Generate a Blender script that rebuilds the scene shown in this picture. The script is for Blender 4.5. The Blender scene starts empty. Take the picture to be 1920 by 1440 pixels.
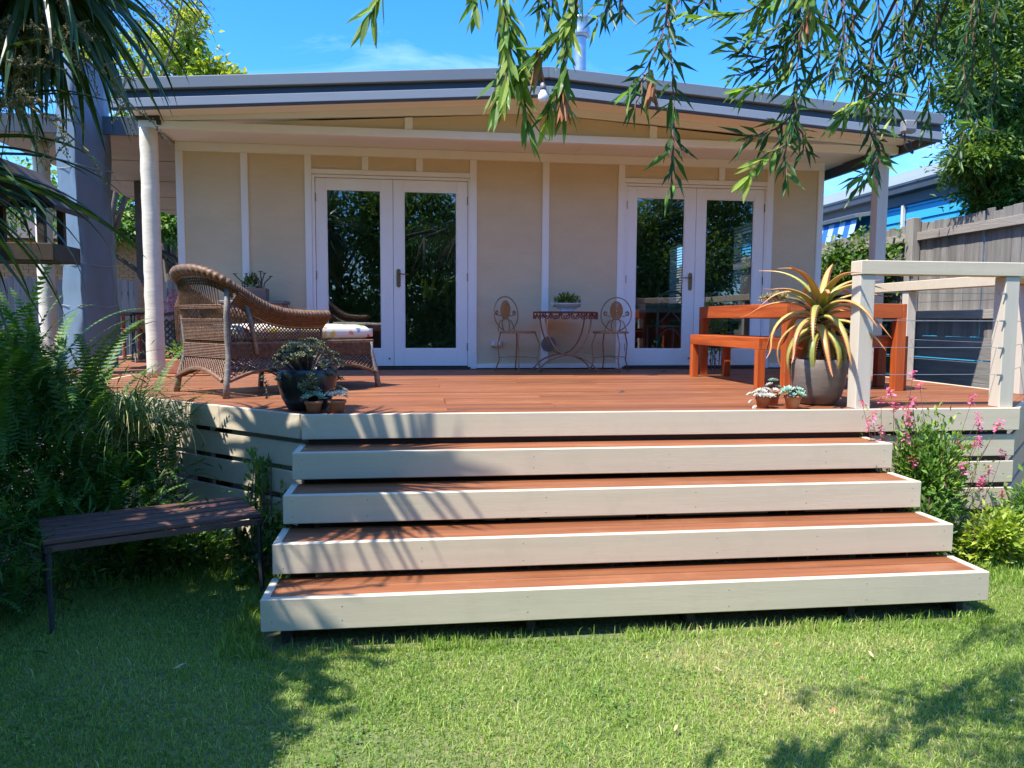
import bpy, bmesh, math, random
import numpy as np
from mathutils import Vector, Matrix, Euler
R_ = math.radians
random.seed(7)
rng = np.random.default_rng(7)
sc = bpy.context.scene
COL = sc.collection

# ------------------------------------------------------------------ camera
def make_camera():
    yaw, pitch, roll = .1258, .0825, -.0055
    fwd = Vector((math.sin(yaw)*math.cos(pitch), math.cos(yaw)*math.cos(pitch), -math.sin(pitch)))
    right = Vector((math.cos(yaw), -math.sin(yaw), 0))
    down = fwd.cross(right)
    r2 = math.cos(roll)*right + math.sin(roll)*down
    d2 = -math.sin(roll)*right + math.cos(roll)*down
    cd = bpy.data.cameras.new('camera'); cd.sensor_width = 36; cd.lens = 27.0
    cd.clip_start = .05; cd.clip_end = 3000
    co = bpy.data.objects.new('camera', cd); COL.objects.link(co)
    up, back = -d2, -fwd
    co.matrix_world = Matrix(((r2.x, up.x, back.x, 0), (r2.y, up.y, back.y, 0), (r2.z, up.z, back.z, 1.5), (0, 0, 0, 1)))
    sc.camera = co
make_camera()

# ------------------------------------------------------------------ sky, sun, exposure
SX, SY = .50, .27                      # sideways travel of the sunlight for each metre it drops
SUN_EL = math.atan2(1, math.hypot(SX, SY))
def make_light():
    w = bpy.data.worlds.new('World'); sc.world = w; w.use_nodes = True
    nt = w.node_tree; nd = nt.nodes; ln = nt.links
    bg = nd['Background']; bg.inputs['Strength'].default_value = .15
    sky = nd.new('ShaderNodeTexSky'); sky.sky_type = 'NISHITA'; sky.sun_disc = False
    sky.sun_elevation = SUN_EL
    sky.sun_rotation = math.atan2(-SX, -SY)
    sky.air_density = 1.0; sky.dust_density = .6; sky.ozone_density = 2.2
    hs = nd.new('ShaderNodeHueSaturation'); hs.inputs['Saturation'].default_value = 1.12
    hs.inputs['Value'].default_value = 1.0
    gn = nd.new('ShaderNodeMix'); gn.data_type = 'RGBA'; gn.blend_type = 'MULTIPLY'; gn.inputs['Factor'].default_value = 1
    gn.inputs['B'].default_value = (.42, .62, .95, 1); ln.new(sky.outputs[0], gn.inputs['A'])   # clear, deep blue air all round
    ln.new(gn.outputs['Result'], hs.inputs['Color'])
    tc = nd.new('ShaderNodeTexCoord'); mp = nd.new('ShaderNodeMapping')
    mp.inputs['Scale'].default_value = (1.2, 1.2, 4.5); mp.inputs['Rotation'].default_value = (0, .12, .5)
    ln.new(tc.outputs['Generated'], mp.inputs[0])
    nz = nd.new('ShaderNodeTexNoise'); nz.inputs['Scale'].default_value = 2.1; nz.inputs['Detail'].default_value = 7
    nz.inputs['Roughness'].default_value = .58; nz.inputs['Distortion'].default_value = .5
    ln.new(mp.outputs[0], nz.inputs['Vector'])
    rp = nd.new('ShaderNodeValToRGB'); rp.color_ramp.elements[0].position = .50; rp.color_ramp.elements[1].position = .82
    rp.color_ramp.elements[1].color = (.62, .62, .62, 1)
    ln.new(nz.outputs[0], rp.inputs[0])
    mx = nd.new('ShaderNodeMix'); mx.data_type = 'RGBA'
    ln.new(rp.outputs[0], mx.inputs['Factor']); ln.new(hs.outputs[0], mx.inputs['A'])
    mx.inputs['B'].default_value = (3.4, 4.3, 5.2, 1)
    ln.new(mx.outputs['Result'], bg.inputs['Color'])
    ld = bpy.data.lights.new('sun', 'SUN'); ld.energy = 3.15; ld.angle = R_(.53); ld.color = (1, .94, .85)
    lo = bpy.data.objects.new('sun', ld); COL.objects.link(lo)
    lo.rotation_euler = Vector((SX, SY, -1)).to_track_quat('-Z', 'Y').to_euler()
    lo.location = (-20, -11, 40)
make_light()
vs = sc.view_settings
vs.view_transform = 'Standard'; vs.look = 'None'; vs.exposure = 1.55; vs.gamma = 1; vs.use_curve_mapping = False
sc.cycles.max_bounces = 8; sc.cycles.diffuse_bounces = 4; sc.cycles.transparent_max_bounces = 12
sc.cycles.caustics_reflective = False; sc.cycles.caustics_refractive = False

# ------------------------------------------------------------------ materials
def nodes(name):
    m = bpy.data.materials.new(name); m.use_nodes = True
    return m, m.node_tree.nodes, m.node_tree.links, m.node_tree.nodes['Principled BSDF']

def M(name, col, col2=None, scale=6, stretch=(1, 1, 1), detail=6, rough=.6, rough2=None, rnd=.0, bump=0., bscale=None,
      metal=0, spec=.5, dirt=None, dirt_scale=2., dirt_amt=.5, lo=.3, hi=.7, distort=0., sheen=0):
    """noise between two colours, optional per-object brightness, wear patches and fine relief"""
    m, nd, ln, bs = nodes(name)
    if col2 is None: col2 = tuple(c*.78 for c in col)
    tc = nd.new('ShaderNodeTexCoord'); oi = nd.new('ShaderNodeObjectInfo')
    mul = nd.new('ShaderNodeVectorMath'); mul.operation = 'SCALE'; mul.inputs[0].default_value = (37, 53, 71)
    ln.new(oi.outputs['Random'], mul.inputs['Scale'])
    add = nd.new('ShaderNodeVectorMath'); ln.new(tc.outputs['Object'], add.inputs[0]); ln.new(mul.outputs[0], add.inputs[1])
    mp = nd.new('ShaderNodeMapping'); mp.inputs['Scale'].default_value = stretch; ln.new(add.outputs[0], mp.inputs[0])
    nz = nd.new('ShaderNodeTexNoise'); nz.inputs['Scale'].default_value = scale; nz.inputs['Detail'].default_value = detail
    nz.inputs['Distortion'].default_value = distort; nz.inputs['Roughness'].default_value = .6
    ln.new(mp.outputs[0], nz.inputs['Vector'])
    rp = nd.new('ShaderNodeValToRGB'); e = rp.color_ramp.elements
    e[0].position = lo; e[1].position = hi; e[0].color = (*col2, 1); e[1].color = (*col, 1)
    ln.new(nz.outputs[0], rp.inputs[0]); out = rp.outputs[0]
    if dirt:
        n2 = nd.new('ShaderNodeTexNoise'); n2.inputs['Scale'].default_value = dirt_scale; n2.inputs['Detail'].default_value = 8
        n2.inputs['Roughness'].default_value = .7; ln.new(add.outputs[0], n2.inputs['Vector'])
        r2 = nd.new('ShaderNodeValToRGB'); r2.color_ramp.elements[0].position = .5; r2.color_ramp.elements[1].position = .78
        r2.color_ramp.elements[1].color = (dirt_amt,)*3 + (1,)
        ln.new(n2.outputs[0], r2.inputs[0])
        mx = nd.new('ShaderNodeMix'); mx.data_type = 'RGBA'; ln.new(r2.outputs[0], mx.inputs['Factor'])
        ln.new(out, mx.inputs['A']); mx.inputs['B'].default_value = (*dirt, 1); out = mx.outputs['Result']
    if rnd:
        mr = nd.new('ShaderNodeMapRange'); mr.inputs['To Min'].default_value = 1-rnd; mr.inputs['To Max'].default_value = 1+rnd
        ln.new(oi.outputs['Random'], mr.inputs[0])
        hv = nd.new('ShaderNodeHueSaturation'); ln.new(mr.outputs[0], hv.inputs['Value']); ln.new(out, hv.inputs['Color']); out = hv.outputs[0]
    ln.new(out, bs.inputs['Base Color'])
    bs.inputs['Roughness'].default_value = rough; bs.inputs['Metallic'].default_value = metal
    bs.inputs['Specular IOR Level'].default_value = spec
    if rough2 is not None:
        mr2 = nd.new('ShaderNodeMapRange'); mr2.inputs['To Min'].default_value = rough; mr2.inputs['To Max'].default_value = rough2
        ln.new(nz.outputs[0], mr2.inputs[0]); ln.new(mr2.outputs[0], bs.inputs['Roughness'])
    if bump:
        b = nd.new('ShaderNodeBump'); b.inputs['Strength'].default_value = bump; b.inputs['Distance'].default_value = .01
        if bscale:
            n3 = nd.new('ShaderNodeTexNoise'); n3.inputs['Scale'].default_value = bscale; n3.inputs['Detail'].default_value = 5
            ln.new(mp.outputs[0], n3.inputs['Vector']); ln.new(n3.outputs[0], b.inputs['Height'])
        else: ln.new(nz.outputs[0], b.inputs['Height'])
        ln.new(b.outputs[0], bs.inputs['Normal'])
    return m

def ML(name, stops, rough=.45, trans=.35, rnd=.18, tint=(1, 1, 1), noise=3., attr='rv', spec=.4):
    """leaf: colour ramp over the per-leaf attribute, a little patchiness in space, light shining through"""
    m, nd, ln, bs = nodes(name)
    at = nd.new('ShaderNodeAttribute'); at.attribute_name = attr
    tc = nd.new('ShaderNodeTexCoord'); nz = nd.new('ShaderNodeTexNoise'); nz.inputs['Scale'].default_value = noise
    ln.new(tc.outputs['Object'], nz.inputs['Vector'])
    ad = nd.new('ShaderNodeMath'); ad.operation = 'MULTIPLY_ADD'; ln.new(nz.outputs[0], ad.inputs[0]); ad.inputs[1].default_value = .5
    sb = nd.new('ShaderNodeMath'); sb.operation = 'SUBTRACT'; ln.new(at.outputs['Fac'], sb.inputs[0]); sb.inputs[1].default_value = .25
    ln.new(sb.outputs[0], ad.inputs[2])
    rp = nd.new('ShaderNodeValToRGB'); cr = rp.color_ramp
    while len(cr.elements) < len(stops): cr.elements.new(.5)
    for e, (p, c) in zip(cr.elements, stops): e.position = p; e.color = (*c, 1)
    ln.new(ad.outputs[0], rp.inputs[0])
    oi = nd.new('ShaderNodeObjectInfo'); mr = nd.new('ShaderNodeMapRange')
    mr.inputs['To Min'].default_value = 1-rnd; mr.inputs['To Max'].default_value = 1+rnd; ln.new(oi.outputs['Random'], mr.inputs[0])
    hv = nd.new('ShaderNodeHueSaturation'); ln.new(mr.outputs[0], hv.inputs['Value']); ln.new(rp.outputs[0], hv.inputs['Color'])
    ln.new(hv.outputs[0], bs.inputs['Base Color']); bs.inputs['Roughness'].default_value = rough
    bs.inputs['Specular IOR Level'].default_value = spec
    if trans:
        tr = nd.new('ShaderNodeBsdfTranslucent'); mg = nd.new('ShaderNodeMix'); mg.data_type = 'RGBA'; mg.blend_type = 'MULTIPLY'
        mg.inputs['Factor'].default_value = 1; ln.new(hv.outputs[0], mg.inputs['A']); mg.inputs['B'].default_value = (1.5, 1.5, .7, 1)
        ln.new(mg.outputs['Result'], tr.inputs['Color'])
        ms = nd.new('ShaderNodeMixShader'); ms.inputs[0].default_value = trans
        ln.new(bs.outputs[0], ms.inputs[1]); ln.new(tr.outputs[0], ms.inputs[2])
        ln.new(ms.outputs[0], nd['Material Output'].inputs['Surface'])
    return m

def glass_mat():
    m, nd, ln, bs = nodes('window_glass')
    tr = nd.new('ShaderNodeBsdfTransparent'); tr.inputs[0].default_value = (.78, .83, .82, 1)
    gl = nd.new('ShaderNodeBsdfGlossy'); gl.inputs['Roughness'].default_value = .004; gl.inputs['Color'].default_value = (1, 1, 1, 1)
    fr = nd.new('ShaderNodeFresnel'); fr.inputs['IOR'].default_value = 1.95
    ms = nd.new('ShaderNodeMixShader'); ln.new(fr.outputs[0], ms.inputs[0]); ln.new(tr.outputs[0], ms.inputs[1]); ln.new(gl.outputs[0], ms.inputs[2])
    ln.new(ms.outputs[0], nd['Material Output'].inputs['Surface'])
    return m

MAT = {}
MAT['deck'] = M('oiled_decking', (.285, .100, .036), (.17, .056, .021), scale=2.2, stretch=(.5, 9, 9), rough=.42, rough2=.6, rnd=.24, bump=.12, bscale=14,
                dirt=(.42, .21, .105), dirt_scale=1.3, dirt_amt=.45)
MAT['cream'] = M('cream_painted_timber', (.63, .545, .40), (.575, .50, .365), scale=2.2, stretch=(.55, 14, 14), rough=.5, rough2=.62, rnd=.04, bump=.08, bscale=16, distort=.15,
                 dirt=(.46, .40, .29), dirt_scale=5.5, dirt_amt=.38)
MAT['cream_v'] = M('cream_painted_post', (.62, .56, .455), (.54, .49, .395), scale=1.6, stretch=(9, 9, .8), rough=.5, rnd=.03, bump=.06, bscale=12)
MAT['pole'] = M('cream_painted_log', (.72, .65, .52), (.64, .57, .45), scale=2.2, stretch=(3, 3, 14), rough=.55, bump=.25, bscale=4, dirt=(.46, .40, .31), dirt_scale=7, dirt_amt=.3)
MAT['white'] = M('white_trim_paint', (.87, .875, .84), (.83, .83, .80), scale=2, stretch=(2, 2, 1), rough=.42, bump=.05, bscale=12)
MAT['soffit'] = M('soffit_paint', (.85, .86, .85), (.81, .82, .81), scale=1.3, rough=.6)
MAT['panel'] = M('rendered_wall_sheet', (.68, .565, .375), (.62, .51, .33), scale=2.5, stretch=(1, 1, 2.2), rough=.8, bump=.45, bscale=26, rnd=.03)
MAT['slate'] = M('slate_roof_metal', (.175, .20, .218), (.155, .178, .195), scale=3, stretch=(.3, 1, 1), rough=.45, spec=.5)
MAT['navy'] = M('dark_gutter_metal', (.055, .068, .095), (.045, .055, .08), scale=3, rough=.5)  # gutters, and the shadow tone painted into the barge recess
MAT['lower'] = M('barge_board_paint', (.25, .285, .32), (.22, .25, .28), scale=2, stretch=(.4, 2, 2), rough=.55)
MAT['roof'] = M('corrugated_roof', (.2, .23, .26), scale=4, rough=.45)
MAT['galv'] = M('galvanised_steel', (.46, .52, .58), (.36, .41, .46), scale=14, rough=.38, metal=.75)
MAT['glass'] = glass_mat()
MAT['brass'] = M('aged_brass', (.26, .19, .09), (.16, .12, .06), scale=30, rough=.42, metal=.7)
MAT['black'] = M('black_metal', (.03, .03, .032), scale=20, rough=.5)
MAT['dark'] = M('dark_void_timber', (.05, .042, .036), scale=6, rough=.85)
MAT['paling'] = M('weathered_paling', (.28, .262, .235), (.16, .147, .133), scale=2.6, stretch=(7, 7, .55), rough=.85, rnd=.2, bump=.4, bscale=10, dirt=(.13, .12, .11), dirt_scale=3, dirt_amt=.5)
MAT['paling_h'] = M('weathered_rail', (.40, .36, .31), (.26, .23, .2), scale=2.6, stretch=(7, .6, 7), rough=.85, rnd=.15, bump=.4, bscale=10)
MAT['plinth'] = M('weathered_plinth_board', (.30, .28, .25), (.17, .16, .15), scale=2.6, stretch=(7, .5, 7), rough=.85, rnd=.25, bump=.4, bscale=10)
MAT['greyfence'] = M('grey_fence_paling', (.085, .095, .12), (.055, .062, .08), scale=3, stretch=(6, 6, .5), rough=.85, rnd=.2)
MAT['blue'] = M('turquoise_weatherboard', (.038, .38, .60), (.033, .33, .54), scale=2, stretch=(.4, .4, 3), rough=.55)
MAT['nroof'] = M('neighbour_roof_sheet', (.22, .26, .26), (.18, .215, .22), scale=3, stretch=(.5, 4, 1), rough=.5)
MAT['ngutter'] = M('neighbour_gutter', (.06, .07, .085), scale=3, rough=.5)
MAT['neave'] = M('neighbour_eave', (.11, .115, .12), scale=3, rough=.7)
MAT['brick'] = M('orange_brick', (.52, .235, .11), (.36, .15, .075), scale=5, rough=.85, rnd=.1)
MAT['mortar'] = M('mortar', (.40, .34, .28), scale=8, rough=.9)
MAT['tarp'] = M('blue_grey_tarpaulin', (.135, .175, .22), (.095, .128, .165), scale=3, stretch=(1, 1, .5), rough=.38, rough2=.55, bump=.7, bscale=9, dirt=(.09, .115, .15), dirt_scale=3.2, dirt_amt=.4)
MAT['darkwood'] = M('dark_brown_timber', (.075, .045, .036), (.045, .028, .022), scale=3, stretch=(.7, 8, 8), rough=.6, rnd=.12, bump=.2, bscale=9)
MAT['benchslat'] = M('stained_bench_slat', (.17, .085, .062), (.11, .052, .04), scale=3, stretch=(.7, 8, 8), rough=.5, rnd=.12, bump=.2, bscale=9)
MAT['feeder'] = M('weathered_feeder_timber', (.065, .05, .038), (.04, .03, .023), scale=4, rough=.8, bump=.3, bscale=14)
MAT['orange'] = M('orange_stained_timber', (.50, .115, .022), (.27, .045, .009), scale=2.6, stretch=(11, .5, 11), rough=.36, rough2=.5, rnd=.14, bump=.14, bscale=14)
MAT['orange_x'] = M('orange_stained_crosspiece', (.50, .115, .022), (.27, .045, .009), scale=2.6, stretch=(.5, 11, 11), rough=.36, rough2=.5, rnd=.14, bump=.14, bscale=14)
MAT['orange_v'] = M('orange_stained_leg', (.50, .115, .022), (.27, .045, .009), scale=2.6, stretch=(11, 11, .5), rough=.36, rough2=.5, rnd=.14, bump=.14, bscale=14)
MAT['redwood'] = M('red_brown_garden_timber', (.32, .085, .045), (.22, .055, .03), scale=5, rough=.5, rnd=.1)
MAT['wicker'] = M('brown_wicker', (.235, .12, .056), (.085, .044, .024), scale=34, detail=3, rough=.5, rnd=.06, bump=.3, bscale=160, dirt=(.32, .23, .15), dirt_scale=9, dirt_amt=.4)
MAT['cane'] = M('greyed_cane_leg', (.27, .25, .215), (.14, .12, .1), scale=22, stretch=(1, 1, 3), rough=.6, bump=.3, bscale=40)
MAT['rust'] = M('rusty_iron', (.44, .23, .115), (.20, .088, .05), scale=24, rough=.75, bump=.3, bscale=60, dirt=(.56, .42, .28), dirt_scale=14, dirt_amt=.6)
MAT['rustdark'] = M('red_rusted_iron', (.22, .062, .045), (.12, .038, .03), scale=28, rough=.7)
MAT['rattan'] = M('orange_rattan_disc', (.52, .27, .10), (.36, .17, .06), scale=60, rough=.7)
MAT['china'] = M('white_enamel', (.80, .81, .82), (.72, .73, .75), scale=4, rough=.2)
MAT['plastic'] = M('white_plastic', (.72, .69, .63), scale=4, rough=.4)
MAT['greyplast'] = M('grey_lamp_housing', (.27, .27, .265), (.21, .21, .205), scale=18, rough=.5)
MAT['clay'] = M('terracotta', (.46, .175, .085), (.33, .115, .058), scale=10, rough=.85, dirt=(.52, .36, .27), dirt_scale=9, dirt_amt=.5)
MAT['stonepot'] = M('brown_glazed_stoneware', (.21, .165, .135), (.145, .112, .092), scale=4, stretch=(1, 1, 5), rough=.42, rough2=.6, bump=.15, bscale=12, dirt=(.22, .19, .16), dirt_scale=4, dirt_amt=.4)
MAT['blackpot'] = M('black_glazed_pot', (.016, .019, .026), (.011, .013, .017), scale=6, rough=.28)
MAT['soil'] = M('potting_soil', (.05, .035, .025), scale=40, rough=.95, bump=.6)
MAT['bed'] = M('garden_bed_soil', (.10, .075, .05), (.045, .032, .022), scale=9, rough=.95, bump=1., dirt=(.2, .14, .09), dirt_scale=20, dirt_amt=.5)
MAT['bark'] = M('tree_bark', (.14, .105, .08), (.07, .052, .04), scale=8, stretch=(2, 2, .5), rough=.9, bump=.8, bscale=12)
MAT['twig'] = M('twig_bark', (.20, .105, .085), (.10, .05, .045), scale=20, rough=.8)
MAT['roomwall'] = M('interior_wall', (.66, .64, .60), scale=3, rough=.8)
MAT['roomfloor'] = M('interior_floor', (.25, .15, .09), scale=4, rough=.4)
MAT['slatblind'] = M('pale_venetian_slat', (.72, .73, .72), scale=4, rough=.5)
MAT['curtain'] = M('white_curtain', (.72, .72, .75), scale=4, rough=.8)
MAT['chestpaint'] = M('distressed_chest_paint', (.56, .48, .45), (.26, .16, .13), scale=9, stretch=(1, 1, 1), rough=.75, lo=.42, hi=.55)
MAT['chesttop'] = M('chest_grey_top', (.2, .2, .19), scale=6, rough=.6)
MAT['planterwood'] = M('grey_planter_timber', (.28, .21, .17), (.17, .12, .1), scale=4, stretch=(1, 6, 6), rough=.8)
MAT['paving'] = M('grey_paving', (.23, .24, .26), (.18, .19, .21), scale=5, rough=.8)
# foliage
MAT['grass'] = ML('grass_blades', [(0, (.115, .20, .027)), (.4, (.225, .355, .056)), (.72, (.345, .465, .10)), (.9, (.46, .46, .17)), (1, (.57, .47, .23))], rough=.5, trans=.3, rnd=0, noise=.9)
MAT['fern'] = ML('fern_fronds', [(0, (.035, .105, .016)), (.5, (.07, .18, .024)), (1, (.16, .28, .04))], rough=.5, trans=.35, noise=1.5)
MAT['strap'] = ML('strap_leaves', [(0, (.16, .25, .05)), (.5, (.36, .42, .12)), (1, (.58, .52, .26))], rough=.45, trans=.3, noise=2)
MAT['cord'] = ML('cordyline_leaves', [(0, (.022, .055, .014)), (.5, (.045, .10, .022)), (1, (.14, .20, .045))], rough=.36, trans=.22, rnd=.3, noise=1.2, spec=.5)
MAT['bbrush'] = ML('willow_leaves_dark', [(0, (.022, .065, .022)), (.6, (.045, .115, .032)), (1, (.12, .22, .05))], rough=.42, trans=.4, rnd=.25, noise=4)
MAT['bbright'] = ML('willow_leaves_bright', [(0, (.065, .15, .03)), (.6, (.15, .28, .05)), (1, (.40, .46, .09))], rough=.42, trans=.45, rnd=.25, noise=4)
MAT['dead'] = ML('withered_leaves', [(0, (.26, .10, .05)), (1, (.46, .22, .12))], rough=.8, trans=.2)
MAT['tea'] = ML('dense_tree_leaves', [(0, (.03, .08, .016)), (.5, (.085, .17, .027)), (1, (.30, .36, .055))], rough=.5, trans=.3, noise=1.2)
MAT['lime'] = ML('lime_tree_leaves', [(0, (.13, .21, .02)), (.5, (.27, .36, .035)), (1, (.52, .47, .07))], rough=.5, trans=.4, noise=1.)
MAT['olive'] = ML('olive_tree_leaves', [(0, (.08, .095, .035)), (.5, (.15, .16, .055)), (1, (.26, .24, .10))], rough=.6, trans=.3, noise=1.)
MAT['hedge'] = ML('garden_tree_leaves', [(0, (.04, .10, .022)), (.5, (.11, .22, .045)), (1, (.30, .40, .09))], rough=.5, trans=.42, noise=1.)
MAT['creep'] = ML('creeper_leaves', [(0, (.045, .11, .02)), (.5, (.10, .2, .032)), (1, (.26, .35, .07))], rough=.4, trans=.35, noise=3)
MAT['salvia'] = ML('salvia_leaves', [(0, (.08, .19, .035)), (.5, (.17, .32, .06)), (1, (.42, .50, .10))], rough=.5, trans=.35, noise=3)
MAT['pink'] = ML('pink_petals', [(0, (.58, .07, .24)), (1, (.80, .26, .44))], rough=.6, trans=.3)
MAT['jade'] = ML('grey_green_succulent', [(0, (.085, .105, .05)), (.5, (.16, .175, .085)), (1, (.27, .25, .135))], rough=.45, trans=.1, noise=6)
MAT['mint'] = ML('mint_succulent', [(0, (.20, .36, .28)), (.5, (.36, .55, .42)), (1, (.62, .74, .58))], rough=.5, trans=.1)
MAT['paleros'] = ML('pale_pink_succulent', [(0, (.42, .44, .36)), (.6, (.66, .64, .55)), (1, (.74, .58, .52))], rough=.5, trans=.1)
MAT['aloe'] = ML('aloe_leaf', [(0, (.12, .22, .05)), (.3, (.28, .33, .075)), (.52, (.54, .42, .11)), (.75, (.66, .33, .12)), (1, (.60, .20, .09))], rough=.34, trans=.12, rnd=.12, noise=5)
MAT['panicle'] = ML('cordyline_panicle', [(0, (.12, .095, .045)), (.5, (.22, .19, .08)), (1, (.42, .36, .19))], rough=.8, trans=.1)
MAT['leafdead'] = M('fallen_leaf', (.55, .20, .08), (.40, .13, .05), scale=20, rough=.7)
MAT['leafpale'] = M('fallen_pale_leaf', (.56, .42, .22), (.42, .3, .15), scale=20, rough=.7)
MAT['yellowgreen'] = ML('yellow_green_leaves', [(0, (.14, .24, .03)), (.5, (.30, .40, .05)), (1, (.56, .58, .12))], rough=.5, trans=.35, noise=4)
MAT['lining'] = M('verandah_lining', (.36, .30, .25), (.30, .25, .205), scale=2, rough=.7)
# ------------------------------------------------------------------ mesh helpers
class MB:
    """collects shapes into one mesh; rv is a per-face value read by leaf materials"""
    def __init__(s): s.v = []; s.f = []; s.a = []
    def add(s, vs, fs, rv=.5):
        o = len(s.v); s.v += [tuple(p) for p in vs]; s.f += [tuple(i+o for i in f) for f in fs]; s.a += [rv]*len(fs); return s
    def box(s, x0, x1, y0, y1, z0, z1, rv=.5):
        return s.add([(x0,y0,z0),(x1,y0,z0),(x1,y1,z0),(x0,y1,z0),(x0,y0,z1),(x1,y0,z1),(x1,y1,z1),(x0,y1,z1)],
                     [(0,3,2,1),(4,5,6,7),(0,1,5,4),(1,2,6,5),(2,3,7,6),(3,0,4,7)], rv)
    def beam(s, p, q, w, h, up=(0,0,1), rv=.5):
        p, q = Vector(p), Vector(q); d = (q-p).normalized(); u = Vector(up); sd = d.cross(u).normalized(); u = sd.cross(d).normalized()
        a, b = sd*w/2, u*h/2
        return s.add([p-a-b, p+a-b, p+a+b, p-a+b, q-a-b, q+a-b, q+a+b, q-a+b],
                     [(0,1,2,3),(7,6,5,4),(0,4,5,1),(1,5,6,2),(2,6,7,3),(3,7,4,0)], rv)
    def prism(s, poly, lo, hi, axis='z', rv=.5):
        n = len(poly)
        def P(a, b, c): return {'z': (a, b, c), 'y': (a, c, b), 'x': (c, a, b)}[axis]
        vs = [P(a, b, lo) for a, b in poly]+[P(a, b, hi) for a, b in poly]
        return s.add(vs, [tuple(range(n))[::-1], tuple(range(n, 2*n))]+[(i, (i+1) % n, (i+1) % n+n, i+n) for i in range(n)], rv)
    def tube(s, pts, r, n=6, cap=True, rv=.5, flat=1.):
        pts = [Vector(p) for p in pts]; m = len(pts); rs = r if isinstance(r, (list, tuple)) else [r]*m
        T = [(pts[min(i+1, m-1)]-pts[max(i-1, 0)]).normalized() for i in range(m)]
        up = Vector((0, 0, 1)) if abs(T[0].z) < .9 else Vector((1, 0, 0))
        N = (up-T[0]*up.dot(T[0])).normalized(); vs = []
        for i in range(m):
            N = (N-T[i]*N.dot(T[i])); N = N.normalized() if N.length > 1e-6 else Vector((1, 0, 0)); B = T[i].cross(N)
            for k in range(n):
                a = 2*math.pi*k/n; vs.append(pts[i]+N*(math.cos(a)*rs[i]*flat)+B*(math.sin(a)*rs[i]))
        fs = [(i*n+k, i*n+(k+1) % n, (i+1)*n+(k+1) % n, (i+1)*n+k) for i in range(m-1) for k in range(n)]
        if cap: fs += [tuple(range(n))[::-1], tuple(range((m-1)*n, m*n))]
        return s.add(vs, fs, rv)
    def lathe(s, prof, c=(0,0,0), n=24, rv=.5, cap=False):
        vs = [(c[0]+r*math.cos(2*math.pi*k/n), c[1]+r*math.sin(2*math.pi*k/n), c[2]+z) for r, z in prof for k in range(n)]
        m = len(prof); fs = [(i*n+k, i*n+(k+1) % n, (i+1)*n+(k+1) % n, (i+1)*n+k) for i in range(m-1) for k in range(n)]
        if cap: fs += [tuple(range(n))[::-1], tuple(range((m-1)*n, m*n))]
        return s.add(vs, fs, rv)
    def ball(s, c, r, n=8, m=5, sq=1., rv=.5):
        return s.lathe([(max(1e-4, r*math.sin(math.pi*i/m)), -r*sq*math.cos(math.pi*i/m)) for i in range(m+1)], c, n, rv)
    def blade(s, pts, ws, side, fold=0., rv=.5):
        """a strip leaf along pts, ws wide, side = sideways vector; fold lifts its edges"""
        vs = []; m = len(pts); pts = [Vector(p) for p in pts]; side = Vector(side).normalized()
        for i, p in enumerate(pts):
            t = (pts[min(i+1, m-1)]-pts[max(i-1, 0)]).normalized(); nn = side.cross(t).normalized()
            vs += [p-side*ws[i]/2+nn*fold*ws[i], p, p+side*ws[i]/2+nn*fold*ws[i]]
        fs = []
        for i in range(m-1):
            a = i*3; fs += [(a, a+1, a+4, a+3), (a+1, a+2, a+5, a+4)]
        return s.add(vs, fs, rv)
    def xf(s, mat):
        s.v = [tuple(mat @ Vector(p)) for p in s.v]; return s
    def join(s, o, mat=None):
        vs = [mat @ Vector(p) for p in o.v] if mat else o.v
        k = len(s.v); s.v += [tuple(p) for p in vs]; s.f += [tuple(i+k for i in f) for f in o.f]; s.a += o.a; return s
    def mesh(s, name, mat, smooth=False, bevel=0, recalc=False):
        me = bpy.data.meshes.new(name); me.from_pydata(s.v, [], s.f)
        at = me.attributes.new('rv', 'FLOAT', 'FACE'); at.data.foreach_set('value', s.a)
        if bevel or recalc:
            bm = bmesh.new(); bm.from_mesh(me)
            if recalc: bmesh.ops.recalc_face_normals(bm, faces=bm.faces)
            if bevel: bmesh.ops.bevel(bm, geom=bm.edges[:], offset=bevel, segments=1, affect='EDGES', clamp_overlap=True)
            bm.to_mesh(me); bm.free()
        me.materials.append(mat)
        if smooth: me.shade_smooth()
        return me

def W(o):
    m = o.matrix_basis.copy()
    return W(o.parent) @ o.matrix_parent_inverse @ m if o.parent else m
def link(name, me, parent=None, world=True):
    o = bpy.data.objects.new(name, me); COL.objects.link(o)
    if parent:
        o.parent = parent
        if world: o.matrix_parent_inverse = W(parent).inverted()
    return o
def obj(name, mb, mat, parent=None, smooth=False, bevel=0, world=True, **kw):
    o = link(name, mb.mesh(name, MAT[mat] if isinstance(mat, str) else mat, smooth, bevel), parent, world)
    for k, v in kw.items(): o[k] = v
    return o
def piece(name, me, parent, mtx, world=True):
    o = link(name, me, parent, world); o.matrix_basis = mtx; return o
def tag(o, label, cat, group=None):
    o['label'] = label; o['category'] = cat
    if group: o['group'] = group
    return o
def thing(name, label, cat, loc=(0, 0, 0), rz=0, group=None):
    o = bpy.data.objects.new(name, None); COL.objects.link(o); o.empty_display_size = .1
    o.location = loc; o.rotation_euler = (0, 0, rz); return tag(o, label, cat, group)
def structure(o): o['kind'] = 'structure'; return o
def kids(o): return [c for c in bpy.data.objects if c.parent == o]
def dup(root, loc, rz, label, group=None):
    r = root.copy(); COL.objects.link(r); r.location = loc; r.rotation_euler = (0, 0, rz); r['label'] = label
    if group: r['group'] = group
    for ch in kids(root):
        c = ch.copy(); COL.objects.link(c); c.parent = r
        for g in kids(ch):
            d = g.copy(); COL.objects.link(d); d.parent = c
    return r
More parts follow.
